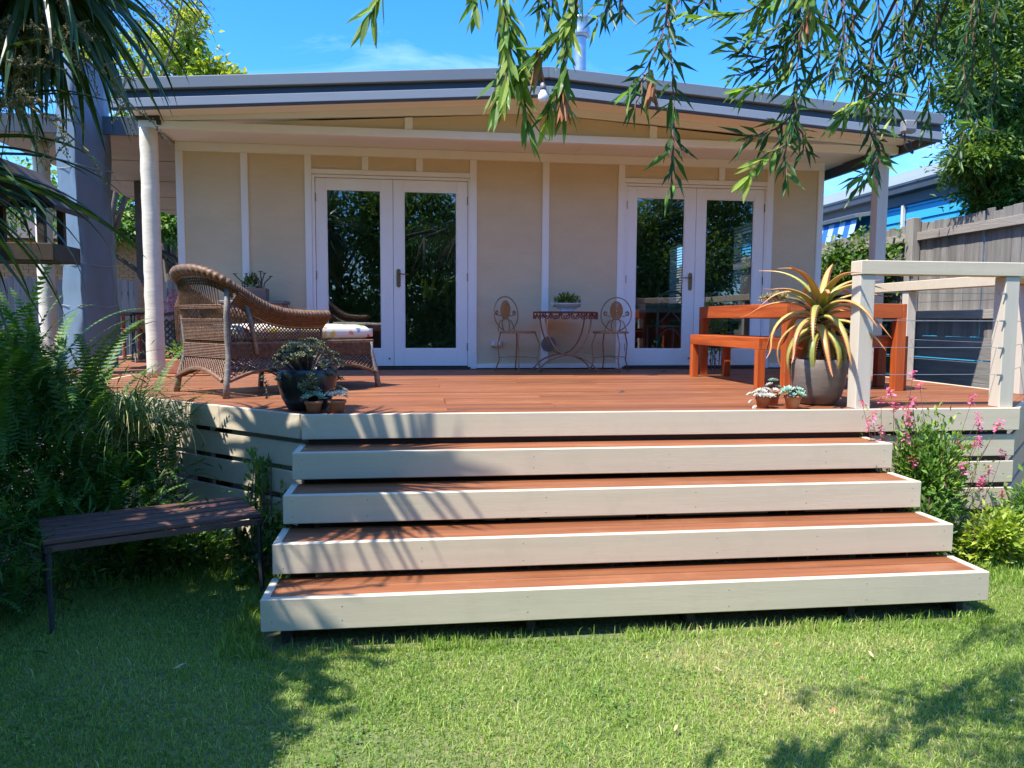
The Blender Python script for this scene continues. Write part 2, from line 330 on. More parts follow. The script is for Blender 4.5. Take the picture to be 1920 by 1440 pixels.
def np_mesh(name, V, F, mat, rv=None):
    V = np.asarray(V, np.float32); F = np.asarray(F, np.int32); k = F.shape[1]
    me = bpy.data.meshes.new(name); me.vertices.add(len(V)); me.vertices.foreach_set('co', V.ravel())
    me.loops.add(F.size); me.loops.foreach_set('vertex_index', F.ravel())
    me.polygons.add(len(F)); me.polygons.foreach_set('loop_start', np.arange(0, F.size, k, dtype=np.int32))
    if rv is not None:
        at = me.attributes.new('rv', 'FLOAT', 'FACE'); at.data.foreach_set('value', np.asarray(rv, np.float32))
    me.update(calc_edges=True); me.validate(); me.materials.append(MAT[mat]); return me
def unit(a): return a/np.maximum(np.linalg.norm(a, axis=1, keepdims=True), 1e-9)
def leaf_cloud(name, P, A, L, Wd, mat, rv, parent=None, fold=.18, kind=None, jitter=.5):
    """one folded leaf (two triangles each side of its midrib) at every P, pointing along A"""
    n = len(P); A = unit(A); up = np.tile([0, 0, 1.], (n, 1))+rng.normal(0, jitter, (n, 3)); S = unit(np.cross(A, up)); N = np.cross(S, A)
    L = np.broadcast_to(np.asarray(L, float).reshape(-1, 1), (n, 1)); Wd = np.broadcast_to(np.asarray(Wd, float).reshape(-1, 1), (n, 1))
    v0 = P; v2 = P+A*L-N*L*.12; mid = P+A*L*.45; a = mid+S*Wd/2+N*Wd*fold; b = mid-S*Wd/2+N*Wd*fold
    V = np.stack([v0, a, v2, b], 1).reshape(-1, 3); i = np.arange(n)*4
    F = np.stack([np.stack([i, i+1, i+2], 1), np.stack([i, i+2, i+3], 1)], 1).reshape(-1, 3)
    o = link(name, np_mesh(name, V, F, mat, np.repeat(rv, 2)), parent)
    if kind: o['kind'] = kind
    return o
def blob(n, c, r, shell=.55):
    d = unit(rng.normal(0, 1, (n, 3))); q = (shell+(1-shell)*rng.random((n, 1)))*1.0
    return np.asarray(c)+d*q*np.asarray(r), d
def tree(name, label, cat, base, trunk_r, height, clumps, per, leaf, mat, group=None, lean=(0, 0), droop=.3, aspect=.45, spread=1., solid=.35):
    """tapered trunk, limbs to each clump, and a crown of leaf-sized faces with gaps between the clumps"""
    t = thing(name, label, cat, base, 0, group); b = Vector(base)
    top = b+Vector((lean[0], lean[1], height)); m = MB(); pts = [b.lerp(top, i/6)+Vector((random.uniform(-1, 1), random.uniform(-1, 1), 0))*trunk_r*.4*(i > 0) for i in range(7)]
    m.tube(pts, [trunk_r*(1-.11*i) for i in range(7)], 8); obj('trunk', m, 'bark', t, True)
    lm = MB()
    for c, r in clumps:
        c = Vector(c); s = pts[random.choice((2, 3, 4))]; mid = s.lerp(c, .5)+Vector((random.uniform(-.2, .2), random.uniform(-.2, .2), .25))
        lm.tube([s, s.lerp(mid, .5), mid, mid.lerp(c, .6), c], [trunk_r*.42, trunk_r*.34, trunk_r*.25, trunk_r*.15, trunk_r*.06], 5)
    obj('limb', lm, 'bark', t, True)
    Ps, As, Rv = [], [], []
    for c, r in clumps:
        sub = max(3, int(per/60))
        for k in range(sub):
            cc, d = blob(1, c, np.asarray(r)*.8, solid); n = per//sub
            p = cc+rng.normal(0, 1, (n, 3))*np.asarray(r)*.25*spread
            out = unit(p-np.asarray(c)); Ps.append(p); As.append(out+rng.normal(0, .7, (n, 3))-np.array([0, 0, droop]))
            Rv.append(np.clip(.5+.2*out[:, 2]+rng.normal(0, .2, n), 0, 1))
    P = np.concatenate(Ps); A = np.concatenate(As); rv = np.concatenate(Rv)
    L = leaf*rng.uniform(.7, 1.3, len(P))
    leaf_cloud('crown', P, A, L, L*aspect, mat, rv, t, kind='stuff'); return t

# ------------------------------------------------------------------ ground
DK = .95
def in_steps(x, y): return (x > -.72) & (x < 2.92) & (y > 3.44)
def make_ground():
    # lawn sheet reaching the horizon, a garden bed either side of the steps, a paved yard behind
    m, nd, ln, bs = nodes('lawn_ground')
    tc = nd.new('ShaderNodeTexCoord'); n1 = nd.new('ShaderNodeTexNoise'); n1.inputs['Scale'].default_value = 1.1; n1.inputs['Detail'].default_value = 6
    n2 = nd.new('ShaderNodeTexNoise'); n2.inputs['Scale'].default_value = 45; n2.inputs['Detail'].default_value = 4
    ln.new(tc.outputs['Object'], n1.inputs['Vector']); ln.new(tc.outputs['Object'], n2.inputs['Vector'])
    av = nd.new('ShaderNodeMath'); av.operation = 'MULTIPLY_ADD'; ln.new(n2.outputs[0], av.inputs[0]); av.inputs[1].default_value = .6
    hf = nd.new('ShaderNodeMath'); hf.operation = 'MULTIPLY'; hf.inputs[1].default_value = .4; ln.new(n1.outputs[0], hf.inputs[0]); ln.new(hf.outputs[0], av.inputs[2])
    rp = nd.new('ShaderNodeValToRGB'); cr = rp.color_ramp; cr.elements[0].position = .34; cr.elements[0].color = (.06, .09, .024, 1)
    cr.elements[1].position = .66; cr.elements[1].color = (.28, .22, .11, 1); e = cr.elements.new(.5); e.color = (.14, .18, .055, 1)
    ln.new(av.outputs[0], rp.inputs[0]); ln.new(rp.outputs[0], bs.inputs['Base Color']); bs.inputs['Roughness'].default_value = .95
    bp = nd.new('ShaderNodeBump'); bp.inputs['Strength'].default_value = 1; bp.inputs['Distance'].default_value = .02
    ln.new(n2.outputs[0], bp.inputs['Height']); ln.new(bp.outputs[0], bs.inputs['Normal'])
    MAT['lawn'] = m
    g = MB(); g.add([(-600, -600, 0), (600, -600, 0), (600, 900, 0), (-600, 900, 0)], [(0, 1, 2, 3)])
    structure(obj('lawn_ground', g, 'lawn'))
    for poly in ([(-7, 3.9), (-2.15, 3.95), (-1.75, 4.5), (-1.1, 4.75), (-.72, 4.7), (-.72, 6.2), (-2.6, 8.2), (-7, 8.2)],
                 [(2.92, 4.52), (3.3, 4.33), (3.9, 4.30), (5.2, 3.9), (5.2, 6.4), (2.92, 6.0)]):
        b = MB(); b.add([(x, y, .006) for x, y in poly], [tuple(range(len(poly)))]); structure(obj('garden_bed', b, 'bed'))
    p = MB(); p.add([(-12, 8.6, .008), (-4.3, 8.6, .008), (-4.3, 18, .008), (-12, 18, .008)], [(0, 1, 2, 3)]); structure(obj('paving', p, 'paving'))
make_ground()

def make_grass():
    def field(n, dens_fn, hmin, hmax, w, xr, yr, mode='lawn', lean=.55):
        x = rng.uniform(*xr, n); y = rng.uniform(*yr, n); keep = dens_fn(x, y); x, y = x[keep], y[keep]; n = len(x)
        h = rng.uniform(hmin, hmax, n); az = rng.uniform(0, 2*np.pi, n); ln_ = np.abs(rng.normal(0, lean, n)); dx, dy = np.cos(az)*ln_, np.sin(az)*ln_
        fa = rng.uniform(0, 2*np.pi, n); ww = w*rng.uniform(.6, 1.3, n); sx, sy = np.cos(fa)*ww/2, np.sin(fa)*ww/2
        z = np.zeros(n); b0 = np.stack([x-sx, y-sy, z], 1); b1 = np.stack([x+sx, y+sy, z], 1)
        m0 = np.stack([x-sx*.8+dx*h*.4, y-sy*.8+dy*h*.4, h*.6], 1); m1 = np.stack([x+sx*.8+dx*h*.4, y+sy*.8+dy*h*.4, h*.6], 1)
        t = np.stack([x+dx*h, y+dy*h, h*np.clip(1-.3*ln_, .35, 1)], 1)
        V = np.stack([b0, b1, m1, m0, t], 1).reshape(-1, 3); i = np.arange(n)*5
        F = np.stack([np.stack([i, i+1, i+2], 1), np.stack([i, i+2, i+3], 1), np.stack([i+3, i+2, i+4], 1)], 1).reshape(-1, 3)
        # dry patches towards the right and by the steps
        dry = np.exp(-((x-1.35)**2/.5+(y-2.75)**2/.16))*.30+np.exp(-((x-2.0)**2/.8+(y-2.4)**2/.4))*.16+np.exp(-((y-3.22)**2/.016))*.26*((x > .1) & (x < 2.4))
        dry += .10*np.sin(x*2.3+1)*np.sin(y*3.1)+.08*np.sin(x*5.7+y*4.3)
        rv = np.clip(rng.normal(.44, .18, n)+dry*.8+.03*(x > .3), 0, 1)
        return V, F, np.repeat(rv, 3)
    Vs, Fs, Rs, o = [], [], [], 0
    def add(t):
        nonlocal o
        Vs.append(t[0]); Fs.append(t[1]+o); Rs.append(t[2]); o += len(t[0])
    def bedmask(x, y): return ~((x < -.72) & (y > 4.55)) & ~((x > 2.92) & (y > 4.36)) & ~((x < -2.2) & (y > 4.1)) & ~in_steps(x, y)
    patch = lambda x, y: (np.sin(x*3.1+2*np.sin(y*2.2))+np.sin(y*4.4+1.7*x)+rng.normal(0, 1.1, len(x))) > -1.9
    add(field(330000, lambda x, y: bedmask(x, y) & patch(x, y), .009, .026, .0038, (-2.6, 4.3), (2.15, 4.8), lean=.8))
    add(field(16000, lambda x, y: bedmask(x, y), .025, .045, .0042, (-2.6, 4.3), (2.15, 4.6), lean=.7))
    # longer tufts along the foot of the bottom step and round the bed edges
    add(field(5200, lambda x, y: (rng.random(len(x)) < .30+.5*(np.sin(x*7)+np.sin(x*13.7) > .6)) & ((x < .55) | (x > 1.0) | (rng.random(len(x)) < .25)), .025, .065, .005, (-.74, 2.9), (3.38, 3.50), lean=.5))
    add(field(1600, lambda x, y: rng.random(len(x)) < .8, .03, .09, .005, (-.90, -.72), (3.4, 4.6), lean=.5))
    add(field(4000, lambda x, y: rng.random(len(x)) < .6, .03, .08, .006, (2.9, 4.3), (3.9, 4.36), lean=.6))
    add(field(3500, lambda x, y: rng.random(len(x)) < .6, .03, .09, .006, (-2.4, -.75), (4.4, 4.8), lean=.6))
    ob = link('grass', np_mesh('grass', np.concatenate(Vs), np.concatenate(Fs), 'grass', np.concatenate(Rs)))
    tag(ob, 'short green lawn grass with dry straw coloured patches', 'grass'); ob['kind'] = 'stuff'
make_grass()
def clover():
    P = []
    for _ in range(46):
        x, y = random.uniform(-1.7, 2.6), random.uniform(2.35, 3.3); n = random.randint(12, 34); P.append(np.array((x, y, .024))+rng.normal(0, 1, (n, 3))*np.array((.045, .04, .004)))
    P = np.concatenate(P); n = len(P); a = rng.uniform(0, 6.28, n); A = np.stack([np.cos(a), np.sin(a), rng.normal(.1, .15, n)], 1); L = rng.uniform(.010, .018, n)
    o = leaf_cloud('clover', P, A, L, L*.95, 'salvia', np.clip(rng.normal(.35, .2, n), 0, 1), fold=.08, jitter=.2)
    tag(o, 'small round clover leaves scattered through the lawn', 'clover'); o['kind'] = 'stuff'
clover()

# ------------------------------------------------------------------ deck and steps
def make_deck():
    t = thing('timber_deck', 'raised red brown timber deck with cream painted edge boards', 'deck', (1, 6, 0))
    def left(y): return max(-2.75, -.654-(y-4.52)*1.109) if y < 8.0 else -4.25
    def right(y): return min(4.75, 3.913+(y-4.52)*1.0)
    y = 4.565; pitch, bw = .1245, .118
    while y < 14.2:
        y1 = y+bw
        xl0, xl1, xr0, xr1 = left(y)+.02, left(y1)+.02, right(y)-.02, right(y1)-.02
        if y > 8.62: xr0 = xr1 = -2.52
        if 8.55 < y <= 8.62: pass
        cuts = [] if y > 8.6 else sorted(random.sample([.2, .9, 1.6, 2.3, 3.0], 1))
        xs = [None]+cuts+[None]
        for a, b in zip(xs[:-1], xs[1:]):
            la, lb = (xl0, xl1) if a is None else (a+.002, a+.002); ra, rb = (xr0, xr1) if b is None else (b-.002, b-.002)
            m = MB(); m.prism([(la, y), (ra, y), (rb, y1), (lb, y1)], DK-.024, DK+random.uniform(-.0012, .0012))
            obj('deck_board', m, 'deck', t, bevel=.002)
        y += pitch
    # cream edge boards, then gapped skirting boards under them
    def run(p, q, z1, z0, name='edge_board', th=.035):
        m = MB(); m.beam((p[0], p[1], (z0+z1)/2), (q[0], q[1], (z0+z1)/2), th, z1-z0); obj(name, m, 'cream', t, bevel=.003)
    c0, c1, c2, c3 = (-.654, 4.5375), (3.913, 4.5375), (-2.76, 6.437), (4.76, 5.385)
    run((c0[0], c0[1]), c1, DK+.001, DK-.144)
    o = .0
    dl = Vector((c2[0]-c0[0], c2[1]-c0[1])).normalized(); dr = Vector((c3[0]-c1[0], c3[1]-c1[1])).normalized()
    run((c0[0]-.004, c0[1]+.02), c2, DK, DK-.144); run((c1[0]+.004, c1[1]+.02), c3, DK, DK-.144)
    run((4.742, 5.40), (4.742, 8.6), DK+.004, DK-.144); run((-2.752, 6.45), (-2.752, 8.0), DK, DK-.144)
    run((-4.26, 8.0), (-4.26, 14), DK, DK-.144); run((-2.76, 8.0), (-4.26, 8.0), DK-.003, DK-.147)
    for k in range(1, 5):
        z1 = DK-.176*k+.002; z0 = z1-.142; j = random.uniform(-.003, .003)
        run((c0[0]-.004, c0[1]+.035), (c2[0], c2[1]+.02), z1+j, z0+j, 'skirting_board', .022)
        run((2.90, c1[1]+.012), (c1[0]-.012, c1[1]+.012), z1, z0, 'skirting_board', .022)
        run((c1[0]-.004, c1[1]+.04), (c3[0]-.01, c3[1]+.02), z1, z0, 'skirting_board', .022)
    for x in np.arange(-2.4, 4.6, .55):
        m = MB(); m.box(x-.022, x+.022, max(4.62, 5.0-.0) if -.6 < x < 3.8 else 6.9, 8.5, DK-.17, DK-.026); obj('joist', m, 'dark', t)
    for x, yy in ((-.55, 4.75), (-1.3, 5.4), (1.1, 4.75), (2.6, 4.75), (3.75, 4.75), (1.1, 6.6), (3.7, 6.6), (-1.8, 6.8)):
        m = MB(); m.box(x-.045, x+.045, yy-.045, yy+.045, 0, DK-.171); obj('stump', m, 'dark', t)
make_deck()

MAT['nail'] = M('painted_over_nail', (.42, .37, .28), scale=30, rough=.6)
def make_steps():
    t = thing('timber_steps', 'four wide timber steps with cream risers and red brown treads', 'steps', (1.1, 4.0, 0))
    for k in range(1, 5):
        z = DK-.177*k; yf = 4.523-.2632*k; xl, xr = -.661-.009*k, 2.845+.011*k; th = .036; b = .149
        m = MB(); m.box(xl, xr, yf, yf+th, z-b, z+.001); rb = obj('riser_board', m, 'cream', t, bevel=.004)
        nh = MB()
        for x in [xl+.05, xr-.055]+[xl+.5+.82*i+random.uniform(-.25, .25) for i in range(4)]:
            for zz in (.035+random.uniform(-.008, .008), .112+random.uniform(-.01, .01)): nh.lathe([(.0, .0012), (.0035, .0008), (.004, 0)], (0, 0, 0), 7); nh.v[-21:] = [(x+a+random.uniform(-.002, .002)*0, yf-c, z-zz+b2) for a, b2, c in nh.v[-21:]]
        obj('nail_heads', nh, 'nail', rb)['kind'] = 'stuff'
        for s, x in ((1, xl), (-1, xr)):
            m = MB(); m.box(min(x, x+s*th), max(x, x+s*th), yf+th+.0015, yf+.30, z-b, z); obj('side_board', m, 'cream', t, bevel=.003)
        a = yf+th+.003; e = yf+.31; n = 2; w = (e-a)/n
        for i in range(n):
            m = MB(); m.box(xl+th+.003, xr-th-.003, a+i*w+(.008 if i else 0), a+(i+1)*w, z-.024, z-.004); obj('tread_board', m, 'deck', t, bevel=.002)
    for x in (-.60, .55, 1.35, 2.2, 2.80):
        m = MB(); yk = lambda k: 4.523-.2632*k
        zl = lambda y: DK-.708-.04+(y-yk(4)-.31)*.6725; m.prism([(yk(4)+.09, .0), (yk(0)-.05, .0), (yk(0)-.05, zl(yk(0)-.05)), (yk(4)+.09, zl(yk(4)+.09))], x-.02, x+.02, 'x'); obj('stringer', m, 'dark', t)
    m = MB(); m.box(1.33, 1.39, 3.62, 3.68, 0, .22); obj('foot_block', m, 'paling', t)
    # dark board added behind the step gaps stands in for the shade underneath
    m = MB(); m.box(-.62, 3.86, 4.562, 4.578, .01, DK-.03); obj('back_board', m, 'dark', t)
make_steps()

def make_railing():
    t = thing('deck_railing', 'cream timber railing with thin steel wires round the deck\'s right corner', 'railing', (3.83, 4.6, DK))
    P = [(2.83, 4.60), (3.832, 4.60), (4.69, 5.44), (4.69, 6.85), (4.69, 8.55)]
    for i, (x, y) in enumerate(P):
        w = .05 if i < 3 else .045; top = 1.799
        m = MB(); m.box(x-w, x+w, y-w, y+w, DK, top); o = obj('post', m, 'cream_v', t, bevel=.004)
    def rail(p, q, nm='top_rail'):
        m = MB(); m.beam((*p, 1.845), (*q, 1.845), .12, .088); obj(nm, m, 'cream', t, bevel=.004)
    rail((2.775, 4.60), (3.90, 4.60)); rail((3.895, 4.665), (4.68, 5.43)); rail((4.69, 5.46), (4.69, 8.62))
    for a, b in zip(P[:-1], P[1:]):
        for z in (1.69, 1.515, 1.34, 1.165):
            m = MB(); m.tube([(a[0], a[1], z), (b[0], b[1], z)], .0021, 5); obj('wire', m, 'galv', t)
    for z in (1.69, 1.515, 1.34, 1.165):
        m = MB(); m.tube([(3.79, 4.55, z), (3.775, 4.545, z), (3.75, 4.545, z)], .006, 6); obj('wire_fitting', m, 'galv', t)
make_railing()
# ------------------------------------------------------------------ the house
YW = 8.65
def make_house():
    t = thing('bungalow', 'beige panelled bungalow with white battens, low gable and two pairs of french doors', 'house', (1.14, 10, DK))
    ZB, ZT, ZC = DK+.061, DK+2.312, 3.36
    panels = [(-2.423, -1.836, ZB, ZT), (-1.763, -1.172, ZB, ZT), (-1.101, -.564, 3.12, ZT), (-.493, .020, 3.12, ZT), (.095, .612, 3.12, ZT),
              (.688, 1.425, ZB, ZT), (1.502, 2.295, ZB, ZT), (2.37, 2.888, 3.12, ZT), (2.96, 3.481, 3.12, ZT), (3.55, 4.071, 3.12, ZT), (4.147, 4.697, ZB, ZT)]
    for x0, x1, z0, z1 in panels:
        m = MB(); m.box(x0-.012, x1+.012, YW, YW+.04, z0-.012, z1+.012); obj('wall_panel', m, 'panel', t)
    def batten(x0, x1, z0, z1, y=YW-.022, name='batten'):
        m = MB(); m.box(x0, x1, y, YW+.055, z0, z1); obj(name, m, 'white', t, bevel=.003)
    for x0, x1 in ((-2.495, -2.423), (-1.836, -1.763), (1.425, 1.502), (4.697, 4.765)): batten(x0, x1, ZB, ZT)
    for x0, x1 in ((-1.172, -1.101), (.612, .688), (2.295, 2.37), (4.071, 4.147)): batten(x0, x1, DK+.004, ZT)
    for x0, x1 in ((-.564, -.493), (.020, .095), (2.888, 2.96), (3.481, 3.55)): batten(x0, x1, 3.12, ZT)
    for x0, x1 in ((-1.101, .612), (2.37, 4.071)): batten(x0, x1, 3.066, 3.118, name='transom_rail')
    batten(-2.495, 4.765, ZT+.002, ZC-.002, name='top_plate')
    for x0, x1 in ((-2.495, -1.174), (.690, 2.293), (4.149, 4.765)): batten(x0, x1, DK+.012, ZB-.002, y=YW-.026, name='base_rail')
    # french doors: frame, two leaves each with its pane, hinges and handle
    for xa, xb, xm, hside in ((-1.064, .588, -.232, 1), (2.402, 4.050, 3.226, -1)):
        f = MB(); f.box(xa-.036, xa-.004, YW-.012, YW+.09, DK+.02, 3.062); f.box(xb+.004, xb+.036, YW-.012, YW+.09, DK+.02, 3.062)
        f.box(xa-.003, xb+.003, YW-.012, YW+.09, 3.032, 3.062); fr = obj('door_frame', f, 'white', t, bevel=.003)
        s = MB(); s.box(xa-.03, xb+.03, YW-.05, YW+.09, DK+.004, DK+.026); obj('threshold', s, 'dark', t)
        for x0, x1, sl, sr in ((xa, xm-.002, .112, .128), (xm+.002, xb, .112, .118)):
            z0, z1, g0, g1 = DK+.038, 3.028, 1.175, 2.912; y0, y1 = YW+.006, YW+.05; gx0, gx1 = x0+sl, x1-sr
            d = MB(); d.box(x0, gx0, y0, y1, z0, z1); d.box(gx1, x1, y0, y1, z0, z1); d.box(gx0+.0005, gx1-.0005, y0, y1, z0, g0); d.box(gx0+.0005, gx1-.0005, y0, y1, g1, z1)
            leaf = obj('door_leaf', d, 'white', t, bevel=.002)
            m = MB(); b = .012
            m.box(gx0, gx0+b, y0+.006, y1-.006, g0, g1); m.box(gx1-b, gx1, y0+.006, y1-.006, g0, g1); m.box(gx0+b, gx1-b, y0+.006, y1-.006, g0, g0+b); m.box(gx0+b, gx1-b, y0+.006, y1-.006, g1-b, g1)
            obj('glazing_bead', m, 'white', leaf)
            m = MB(); m.box(gx0+.004, gx1-.004, y0+.018, y0+.024, g0+.004, g1-.004); obj('glass_pane', m, 'glass', leaf)
            hx = x0-.002 if x0 == xa else x1+.002
            for hz in (1.2, 1.98, 2.82):
                m = MB(); m.tube([(hx, y0-.008, hz-.045), (hx, y0-.008, hz+.045)], .0075, 8); obj('hinge', m, 'brass', leaf)
        # handle plate and lever on the active leaf
        hx = xm+.055 if hside > 0 else xm-.055
        m = MB(); pl = [(hx+.023*math.cos(a), .079*math.copysign(1, math.sin(a))+.023*math.sin(a)) for a in np.linspace(.01, 2*math.pi-.01, 24)]
        m.prism([(x, 1.96+z) for x, z in pl], YW-.002, YW+.006, 'y'); h = obj('handle_plate', m, 'brass', t, bevel=.001)
        m = MB(); m.tube([(hx, YW, 2.005), (hx, YW-.042, 2.005), (hx+.03*hside, YW-.05, 2.003), (hx+.11*hside, YW-.048, 2.0)], [.009, .008, .0075, .006], 8)
        m.ball((hx, YW-.004, 1.94), .008); obj('lever', m, 'brass', h, True)
        for z in (.12,):
            m = MB(); m.tube([(xm-.05, YW+.004, DK+z), (xm-.05, YW-.006, DK+z)], .011, 10); obj('door_bolt', m, 'brass', t)
    # side walls, the right one with two window openings
    m = MB(); m.box(-2.49, -2.40, YW+.058, 15, DK, ZC-.004); obj('side_wall', m, 'panel', t)
    m = MB(); X0, X1 = 4.67, 4.76
    for y0, y1, z0, z1 in ((YW+.058, 9.25, DK, ZC-.004), (9.25, 10.95, DK, 1.95), (9.25, 10.95, 2.92, ZC-.004), (10.95, 12.2, DK, ZC-.004), (12.2, 13.8, DK, 1.75), (12.2, 13.8, 2.9, ZC-.004), (13.8, 15, DK, ZC-.004)):
        m.box(X0, X1, y0, y1, z0, z1)
    obj('side_wall', m, 'roomwall', t)
    m = MB(); m.box(-2.49, 4.76, 15.002, 15.1, DK, ZC-.004); obj('back_wall', m, 'roomwall', t)
    m = MB(); m.box(-2.49, 4.76, YW+.03, YW+.1, DK-.2, DK+.034); obj('sill_plate', m, 'dark', t)
    m = MB(); m.box(-2.395, 4.665, YW+.1, 15, DK+.002, DK+.028); obj('room_floor', m, 'roomfloor', t)
    for (y0, y1, z0, z1) in ((9.25, 10.95, 1.95, 2.92), (12.2, 13.8, 1.75, 2.9)):
        m = MB(); w = .05
        m.box(X0-.02, X1+.02, y0, y0+w, z0, z1); m.box(X0-.02, X1+.02, y1-w, y1, z0, z1); m.box(X0-.02, X1+.02, y0+w, y1-w, z0, z0+w); m.box(X0-.02, X1+.02, y0+w, y1-w, z1-w, z1)
        wn = obj('window', m, 'white', t); n = int((z1-z0-.1)/.045)
        sl = MB(); sl.box(-.02, .02, 0, y1-y0-.12, -.0012, .0012); sm = sl.mesh('venetian_slat', MAT['slatblind'])
        for i in range(n): piece('venetian_slat', sm, wn, Matrix.Translation((X0-.05, y0+.06, z0+.06+i*.045)) @ Matrix.Rotation(-.55, 4, 'Y'))
    # interior partition and a white curtain beside the right-hand door
    m = MB(); m.box(1.2, 1.3, YW+.06, 10.2, DK+.03, ZC-.006); obj('partition', m, 'roomwall', t)
    m = MB(); n = 26; pts = [(4.12+.018*i, YW+.17+.028*math.sin(i*1.45)) for i in range(n)]
    poly = pts+[(x, y+.004) for x, y in reversed(pts)]
    for i in range(n-1):
        a, b = pts[i], pts[i+1]; tp = .45
        m.add([(a[0]-.28+.010*i, a[1], 1.0), (b[0]-.28+.010*(i+1), b[1], 1.0), (b[0]-.06, b[1], 3.1), (a[0]-.06, a[1], 3.1)], [(0, 1, 2, 3)])
    obj('curtain', m, 'curtain', t, True)
    # ceiling lining under the eave and over the side verandah
    def soff(x0, x1, y0, y1, z, mt='soffit'):
        m = MB(); m.box(x0, x1, y0, y1, z, z+.02); obj('soffit_sheet', m, mt, t)
    xs = [-2.60, -1.80, -.60, .60, 1.80, 3.0, 4.2, 5.0]
    for a, b in zip(xs[:-1], xs[1:]): soff(a+.004, b-.004, 7.63, YW-.001, ZC)
    for x in xs[1:-1]:
        m = MB(); m.box(x-.025, x+.025, 7.63, YW-.03, ZC-.007, ZC-.001); obj('soffit_batten', m, 'soffit', t, bevel=.002)
    soff(-4.30, -2.502, 8.25, 14.4, 3.33, 'lining'); soff(-2.398, 4.668, YW+.06, 15.0, 3.345)
    soff(4.77, 5.0, YW+.001, 15, 3.352)
    for y in (9.6, 11.0, 12.4, 13.8):
        m = MB(); m.box(-4.29, -2.504, y-.025, y+.025, 3.322, 3.329); obj('soffit_batten', m, 'lining', t)
    # gable: bottom chord, raked boards, studs, infill panels
    YG = 7.585; AX = 1.2
    chord = lambda x: 3.238
    m = MB(); m.box(-2.50, 4.98, YG-.02, YG+.05, 3.238, 3.312); obj('gable_beam', m, 'white', t, bevel=.003)
    rk = lambda x: 3.512-.0696*abs(x-AX)
    for s in (-1, 1):
        x1 = AX+s*3.76 if s > 0 else AX-3.70
        m = MB(); a, b = sorted((AX, x1)); m.prism([(a, max(rk(a), 3.300)), (b, max(rk(b), 3.300)), (b, rk(b)+.12), (a, rk(a)+.12)], YG-.016, YG+.04, 'y')
        obj('raked_board', m, 'soffit', t, bevel=.002)
    st = [-1.72, -.05, 1.175, 2.36, 3.95]
    for x in (-.05, 1.175, 2.36):
        m = MB(); m.prism([(x-.037, 3.3125), (x+.037, 3.3125), (x+.037, rk(x+.037)-.001), (x-.037, rk(x-.037)-.001)], YG-.014, YG+.03, 'y'); obj('gable_stud', m, 'white', t)
    for a, b in zip(st[:-1], st[1:]):
        pts = [(a, 3.313), (b, 3.313), (b, max(rk(b), 3.3135)), (a, max(rk(a), 3.3135))]
        if a < AX < b: pts.insert(3, (AX, rk(AX)))
        m = MB(); m.prism(pts, YG+.006, YG+.028, 'y'); obj('gable_panel', m, 'panel', t)
    # barge: lower board, recess coloured dark as the cap's shadow, wide cap, in two raked halves, then the roof sheets behind
    bl = lambda x: 3.520-.0703*abs(x-AX)
    for s in (-1, 1):
        xe = 5.04 if s > 0 else -2.52; a, b = sorted((AX, xe))
        def band(z0, z1, y0, y1, nm, mat, bv=.0):
            m = MB(); m.prism([(a, bl(a)+z0), (b, bl(b)+z0), (b, bl(b)+z1), (a, bl(a)+z1)], y0, y1, 'y'); obj(nm, m, mat, t, bevel=bv)
        band(0, .074, 6.970, 7.03, 'barge_board', 'lower', .003); band(.0745, .140, 7.006, 7.05, 'gutter_recess', 'navy'); band(.1405, .240, 6.955, 7.06, 'barge_cap', 'slate', .006)
        band(-.012, -.0005, 6.978, 7.028, 'drip_edge', 'navy')
        m = MB(); m.prism([(a, bl(a)+.075), (b, bl(b)+.075), (b, bl(b)+.095), (a, bl(a)+.095)], 7.055, YG-.02, 'y'); obj('eave_lining', m, 'soffit', t)
        m = MB(); n = 48
        for y0, y1 in ((7.06, 15.4),):
            w = (b-a)/n
            for i in range(n):
                x0, x1 = a+i*w, a+(i+1)*w; h = .018
                for (u, hu), (v, hv) in (((x0, 0), (x0+w*.3, h)), ((x0+w*.3, h), (x0+w*.6, h)), ((x0+w*.6, h), (x1, 0))):
                    m.add([(u, y0, bl(u)+.205+hu), (v, y0, bl(v)+.205+hv), (v, y1, bl(v)+.205+hv), (u, y1, bl(u)+.205+hu)], [(0, 1, 2, 3)])
        obj('roof_sheet', m, 'roof', t)
    m = MB(); m.prism([(-4.35, 3.38), (-2.53, 3.40), (-2.53, 3.50), (-4.35, 3.44)], 8.2, 15, 'y'); obj('verandah_roof', m, 'roof', t)
    m = MB(); m.box(-4.37, -2.53, 8.15, 8.195, 3.30, 3.47); obj('verandah_fascia', m, 'ngutter', t)
    m = MB(); m.box(5.002, 5.04, 7.06, 15.3, 3.24, 3.40); obj('side_gutter', m, 'navy', t)
    # posts
    def log(x, y, r, z1, lean=0):
        m = MB(); n = 30; pts = []; rr = []
        for i in range(n+1):
            q = i/n; pts.append((x+lean*q+.0015*math.sin(i*1.7), y+.0015*math.cos(i*2.1), DK+(z1-DK)*q)); rr.append(r*(1.02-.05*q)+(.0022 if i % 3 == 1 else 0)+random.uniform(-.0008, .0008))
        m.tube(pts, rr, 18); obj('verandah_post', m, 'pole', t, True)
    log(-2.42, YG, .079, 3.236); log(-3.87, 8.75, .082, 3.32)
    m = MB(); m.box(-2.53, -2.31, YG-.06, YG+.055, 3.3125, 3.352); m.box(-2.335, -2.30, YG-.05, YG-.022, 3.27, 3.31); obj('post_cap_plate', m, 'dark', t)
    m = MB(); m.box(4.745, 4.862, YG-.06, YG+.058, DK, 3.236); obj('verandah_post', m, 'cream_v', t, bevel=.004)
    m = MB(); m.box(-3.70, -3.59, 10.95, 11.05, DK, 3.32); obj('verandah_post', m, 'darkwood', t)
